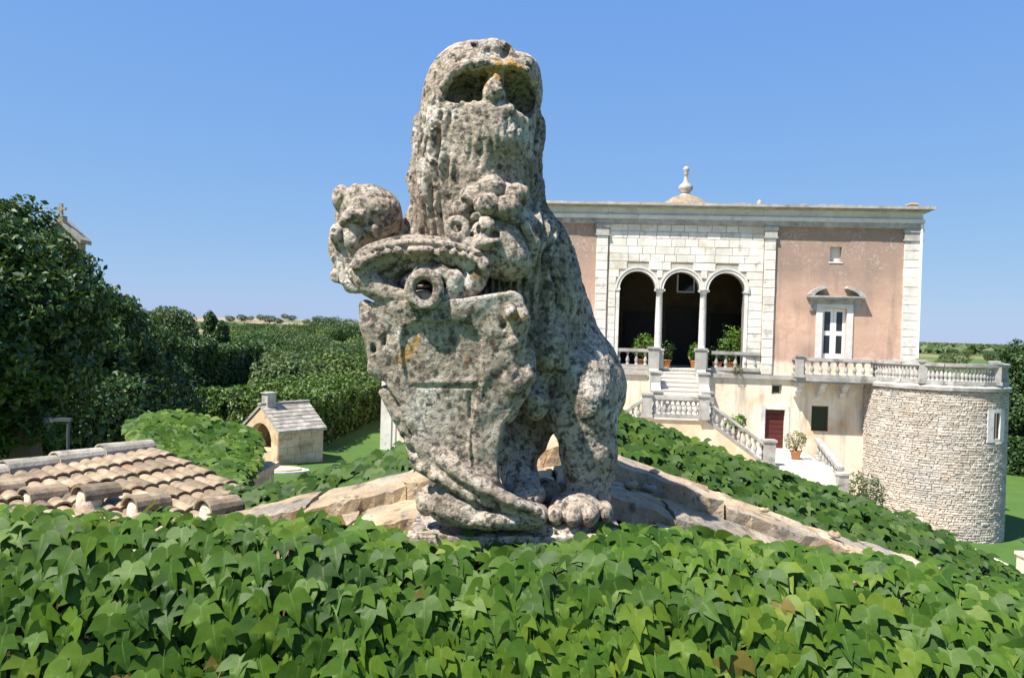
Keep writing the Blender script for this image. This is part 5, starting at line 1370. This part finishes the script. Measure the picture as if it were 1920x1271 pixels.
tbp = P(524, 886, 28.6); tbp.z = gz(tbp.x,tbp.y)
tbl = thing('stone_table', 'thick round-edged white stone slab on a rubble base before the oven', 'table', tbp)
ttop = P(524, 886, 28.6).z - tbp.z + 0.12
V = []; n_ = 16
for z in (ttop-0.20,ttop-0.13,ttop):
    for k in range(n_):
        a = 2*math.pi*k/n_; q = 1 + 0.08*math.sin(3*a+1) - (0.14 if z < ttop-0.15 else 0); V.append((1.0*q*math.cos(a), 0.62*q*math.sin(a), z))
F = [tuple(range(n_))[::-1], tuple(range(2*n_,3*n_))] + [(l*n_+k, l*n_+(k+1)%n_, (l+1)*n_+(k+1)%n_, (l+1)*n_+k) for l in (0,1) for k in range(n_)]
MB().add(V,F).build('table_top', M['white_stone'], tbl)
MB().lathe([(0.85,-0.6),(0.80,0.1),(0.70,ttop-0.19),(0.01,ttop-0.19)],14).build('rubble_base', M['oven_wall'], tbl, False).scale = (1,0.6,1)

# ------------------------------------------------------------------ hedges, trees and the land beyond
def XY(u, v, d): p = P(u, v, d); return (p.x, p.y)
hedge('clipped_hedge', 'tall dark clipped hedge with a ragged top next to the garden trees', [XY(262,700,37), XY(345,700,46)], 3.0, 3.9, 22000, 0.22, M['hedge'])
hedge('clipped_hedge', 'dark square-cut hedge ending the garden row beside the open plain', [XY(362,700,48), XY(440,700,60)], 3.2, 3.4, 16000, 0.24, M['hedge'])
hedge('clipped_hedge', 'wide low hedge with a sunlit flat top beyond the oven lawn', [(-10.6,35.5), (-9.9,46.0)], 5.0, 2.1, 22000, 0.2, M['hedge_sunlit'])
hedge('clipped_hedge', 'short clipped hedge corner just behind the oven roof', [(-10.4,33.2), (-9.6,34.6)], 1.8, 1.9, 5000, 0.17, M['hedge_sunlit'])
# big creeper-clad trees along the garden edge
def tr(u, v, d): p = P(u, v, d); return Vector((p.x, p.y, gz(p.x,p.y)))
def rel(base, u, v, d, rx, ry, rz): p = P(u,v,d); return (p.x-base.x, p.y-base.y, p.z-base.z, rx, ry, rz)
b = tr(20, 800, 19)
tree('broadleaf_tree', 'large dense broadleaf tree with sunlit top before the chapel gable', 'tree', b,
     [rel(b,-70,505,18.5,1.9,2.0,1.5),rel(b,0,470,19,1.2,1.6,1.1),rel(b,55,500,19,1.1,1.6,0.95),rel(b,20,590,18,1.5,1.8,1.3),rel(b,105,565,19.5,0.75,1.4,0.95),rel(b,-90,640,17.5,2.0,2.0,1.5),rel(b,60,660,18.5,1.2,1.8,1.2),rel(b,125,640,20,0.6,1.4,1.1),rel(b,0,740,19,1.7,1.8,1.3),rel(b,-30,410,19.5,0.7,1.0,0.5)], 52000, 0.17, M['tree'], lump=0.4, freq=1.6, trunk_r=0.35)
b = tr(190, 800, 26)
tree('broadleaf_tree', 'dark broadleaf tree standing between the big tree and the clipped hedge', 'tree', b,
     [rel(b,165,600,26,0.9,2.0,1.2),rel(b,215,620,28,0.95,2.2,1.1),rel(b,170,680,26,1.5,2.5,1.8),rel(b,230,680,28,1.3,2.5,1.8),rel(b,120,700,25,1.5,2.0,2.0),rel(b,185,770,26,1.8,2.2,1.8)], 30000, 0.2, M['tree'], lump=0.3, freq=1.4, trunk_r=0.3)
b = tr(270, 800, 34)
tree('broadleaf_tree', 'narrow dark evergreen at the end of the row of garden trees', 'tree', b,
     [rel(b,262,640,34,0.75,2.0,1.1),rel(b,285,670,36,1.0,2.4,1.6),rel(b,270,740,34,1.4,2.2,2.0),rel(b,300,700,37,1.0,2.0,1.8)], 18000, 0.2, M['tree'], lump=0.28, freq=1.3, trunk_r=0.25)
b = tr(110, 800, 23)
tree('laurel_thicket', 'deep green laurel thicket filling the shade under the garden trees', 'bush', b,
     [rel(b,20,800,22,2.6,1.8,1.6),rel(b,120,790,23,2.0,1.8,1.8),rel(b,220,790,26,1.8,1.8,1.9),rel(b,300,790,30,1.8,1.8,2.0),rel(b,260,800,28,1.9,2.2,1.7),rel(b,170,800,24.5,1.9,2.0,1.7)], 22000, 0.18, M['tree'], lump=0.25, freq=1.3, trunk_r=0.15)
# chapel: stone gable with a cross behind the tree
cp = P(112, 440, 27); cz = gz(cp.x, cp.y)
ch = thing('chapel', 'small stone bell gable topped by a cross showing over the tree', 'building', (cp.x, cp.y, cz))
gt = P(112, 418, 27).z - cz; s_ = 27/FPX; sl2 = (P(112,418,27).z - P(142,446,27).z)/(30*s_)
hw = 0.62; MB().prism([(-hw,-0.3),(hw,-0.3),(hw,gt-sl2*hw),(0,gt),(-hw,gt-sl2*hw)], 0, 0.5).build('wall', M['ridge'], ch)
for sg in (1,-1):
    V = [(0,-0.12,gt+0.01),(sg*(hw+0.15),-0.12,gt-sl2*(hw+0.15)+0.01),(sg*(hw+0.15),0.6,gt-sl2*(hw+0.15)+0.01),(0,0.6,gt+0.01)]; V += [(x,y,z+0.14) for x,y,z in V]
    MB().add(V,[(0,1,2,3),(7,6,5,4),(0,4,5,1),(1,5,6,2),(2,6,7,3),(3,7,4,0)]).build('roof', M['ridge'], ch)
MB().box(-0.14,0.14,-0.1,0.2,gt+0.02,gt+0.24).box(-0.05,0.05,0,0.1,gt+0.24,gt+0.66).box(-0.17,0.17,0.002,0.098,gt+0.44,gt+0.53).build('cross', M['ridge'], ch)
# lamp post with a bent arm in the shade
lp = P(127, 860, 17.0); lz = gz(lp.x, lp.y); tz = P(127,788,17).z - lz; lx = P(84,788,17).x - lp.x
la = thing('lamp_post', 'thin grey post with a flat side arm standing in the tree shade', 'lamp', (lp.x, lp.y, lz))
MB().tube([(0,0,-0.2),(0,0,tz)], 0.035, 10).build('pole', M['lamp_grey'], la); MB().box(lx,0.06,-0.05,0.05,tz-0.02,tz+0.05).build('arm', M['lamp_grey'], la); MB().box(lx-0.02,lx+0.22,-0.08,0.08,tz-0.05,tz-0.021).build('lamp_head', M['lamp_grey'], la)
# pale wall far behind
pw = P(300, 633, 75); pz_ = gz(pw.x, pw.y)
pwall = thing('far_wall', 'low whitewashed wall end seen over the dark hedge', 'wall', (pw.x, pw.y, pz_)); MB().box(-1.4,0.8,0,0.4,-0.4,pw.z-pz_+0.1).build('masonry', M['white_stone'], pwall); MB().box(-1.45,0.85,-0.05,0.45,pw.z-pz_+0.101,pw.z-pz_+0.2).build('cap', M['white_stone'], pwall)
# round pine-like tree and others seen over the hedge
b = tr(315, 640, 85)
tree('umbrella_pine', 'round-topped green tree rising behind the dark clipped hedge', 'tree', b, [rel(b,315,608,85,2.6,2.6,1.9),rel(b,290,628,85,1.6,2.0,1.5),rel(b,345,628,85,1.5,2.0,1.4),rel(b,318,650,85,2.8,2.5,1.5)], 9000, 0.35, M['olive'], lump=0.2, freq=0.7, trunk_r=0.25)
b = tr(402, 640, 105)
tree('twin_cypress', 'dark double-pointed conifer beyond the round-topped tree', 'tree', b, [rel(b,395,612,105,0.9,1.2,1.9),rel(b,415,622,105,0.9,1.2,1.5),rel(b,405,645,105,2.0,1.6,1.8)], 6000, 0.35, M['tree'], lump=0.25, freq=0.8, trunk_r=0.25)
# shrubs just past the hedge
protos = []
for k in range(4):
    rk = np.random.default_rng(40+k); bl = [(0,0,0.62,0.75,0.75,0.42)] + [(rk.uniform(-0.5,0.5),rk.uniform(-0.5,0.5),rk.uniform(0.45,0.8),rk.uniform(0.35,0.5),rk.uniform(0.35,0.5),rk.uniform(0.25,0.35)) for _ in range(4)]
    C, Nn = blob_points(bl, 2600, rng=rk, lump=0.3, freq=2.0); cm = leaf_cloud_mesh('crown', C, Nn+np.array([0,0,0.3]), 0.09, M[('olive','light_tree','olive','tree')[k]], 0.8, rng=rk)
    tm = MB().tube([(0,0,-0.12),(0.02,0,0.25),(0,0.02,0.6)],[0.07,0.05,0.03],6)
    for q in bl[1:4]: tm.tube([(0,0,0.25),(q[0]*0.6,q[1]*0.6,q[2]*0.8),(q[0],q[1],q[2])],[0.04,0.025,0.01],5)
    protos.append((cm, fast_mesh('trunk', tm.v, tm.f, M['bark'])))
def plain_tree(x, y, s, k, label, group, zs=1.0):
    t = thing('field_tree', label, 'tree', (x, y, gz(x,y)), random.uniform(0,6.28), group); t.scale = (s,s,s*zs)
    obj('crown', protos[k][0], t); obj('trunk', protos[k][1], t)
rf_ = random.Random(21)
labs = ['grey-green rounded olive tree among the scattered trees beyond the hedges', 'light green bushy tree among the scattered trees beyond the hedges',
        'dull green spreading tree among the scattered trees beyond the hedges', 'dark green dense tree among the scattered trees beyond the hedges']
for k in range(130):
    d = 66 + 430*rf_.random()**1.5; u = rf_.uniform(400,720) if k < 95 else (rf_.uniform(-250,400) if k < 108 else rf_.uniform(1700,2050))
    p = P(u, 640, d); x, y = p.x, p.y
    hgt = (rf_.uniform(3.0,5.8) if d > 110 else rf_.uniform(2.2,3.6))*(1.3 if d > 220 and u < 1000 else 1.0)
    q = rf_.choice((0,1,2,3,3)); plain_tree(x, y, hgt, q, labs[q], 'trees scattered over the plain beyond the hedges', rf_.uniform(0.75,1.05))
for k in range(34):
    d = rf_.uniform(50,70); u = rf_.uniform(470,730); p = P(u,680,d); q = rf_.choice((1,1,0,2,3))
    t = thing('garden_shrub', ('grey-green loose shrub at the edge of the plain behind the low hedge','light green loose shrub at the edge of the plain behind the low hedge','dull green loose shrub at the edge of the plain behind the low hedge','dark loose shrub at the edge of the plain behind the low hedge')[q], 'shrub', (p.x,p.y,gz(p.x,p.y)), rf_.uniform(0,6), 'loose shrubs behind the low hedge')
    sc0_ = rf_.uniform(2.0,3.4); t.scale = (sc0_, sc0_, sc0_*rf_.uniform(0.7,0.95)); obj('crown', protos[q][0], t); obj('trunk', protos[q][1], t)
lab2 = 'dark tree standing on the skyline around the far dry field'; grp2 = 'dark trees along the skyline'
for u in (452,488,520,533,575,590,606,622,640,655,430,470,505,548):
    d = rf_.uniform(1150,1450) if u < 595 else rf_.uniform(420,620); p = P(u,620,d); plain_tree(p.x, p.y, rf_.uniform(8,13), rf_.choice((1,3)), lab2, grp2)
# far wood: one mass nobody could count
rw = np.random.default_rng(5); n_ = 46000
d = 480 + 2400*rw.random(n_)**1.5; uu = rw.uniform(-500,2500,n_); X_ = (uu-960)/FPX*d
hill = np.exp(-(((X_+460)/330)**2 + ((d-1400)/420)**2)) < 0.12
msk = hill & (fbm(np.stack([X_*0.006, d*0.006, X_*0],1), 3, 31) > 0.12); X_ = X_[msk]; d = d[msk]
Cc = np.stack([X_, d, ground(X_, d) + rw.random(len(d))*3.2],1)
wd = obj('far_woodland', leaf_cloud_mesh('far_woodland', Cc, np.tile([0,-0.3,0.8],(len(d),1)), 6.5, M['olive'], 0.6, rng=rw, aspect=0.9)); tag(wd, 'dull green woodland and olive groves merging along the horizon', 'woodland', kind='stuff')
# trees to the right of the tower
b = tr(1915, 800, 56)
tree('broadleaf_tree', 'tall dark broadleaf tree closing the view beside the round tower', 'tree', b, [rel(b,1925,690,56,1.5,2,1.9),rel(b,1960,720,56,2.6,2.5,2.6),rel(b,1915,770,56,2.0,2.2,2.2),rel(b,1940,830,56,2.6,2.4,2.4),rel(b,1905,850,56,1.6,2,2.0)], 26000, 0.26, M['tree'], lump=0.28, freq=1.0, trunk_r=0.3)
hedge('clipped_hedge', 'dark clipped hedge at the foot of the lawn past the round tower', [XY(1880,900,56), XY(2080,900,50)], 2.4, 2.6, 9000, 0.24, M['hedge'])
# broad-leaved shrub tip and pinkish stone at the lawn corner
sp_ = P(1912, 1035, 20); sz_ = gz(sp_.x, sp_.y)
st_ = thing('gate_pier', 'pinkish stone pier top with spiky plant at the lawn edge', 'pier', (sp_.x+0.25, sp_.y, sz_)); MB().box(-0.2,0.2,-0.2,0.2,-0.3,sp_.z-sz_-0.1).box(-0.24,0.24,-0.24,0.24,sp_.z-sz_-0.099,sp_.z-sz_-0.02).build('masonry', M['mortar'], st_)
m = MB()
for k in range(9):
    a = k*0.7; m.tube([(0,0,sp_.z-sz_),(0.12*math.cos(a),0.12*math.sin(a),sp_.z-sz_+0.22),(0.26*math.cos(a),0.26*math.sin(a),sp_.z-sz_+0.34)],[0.03,0.022,0.002],5)
m.build('spiky_leaves', M['tree'], st_)
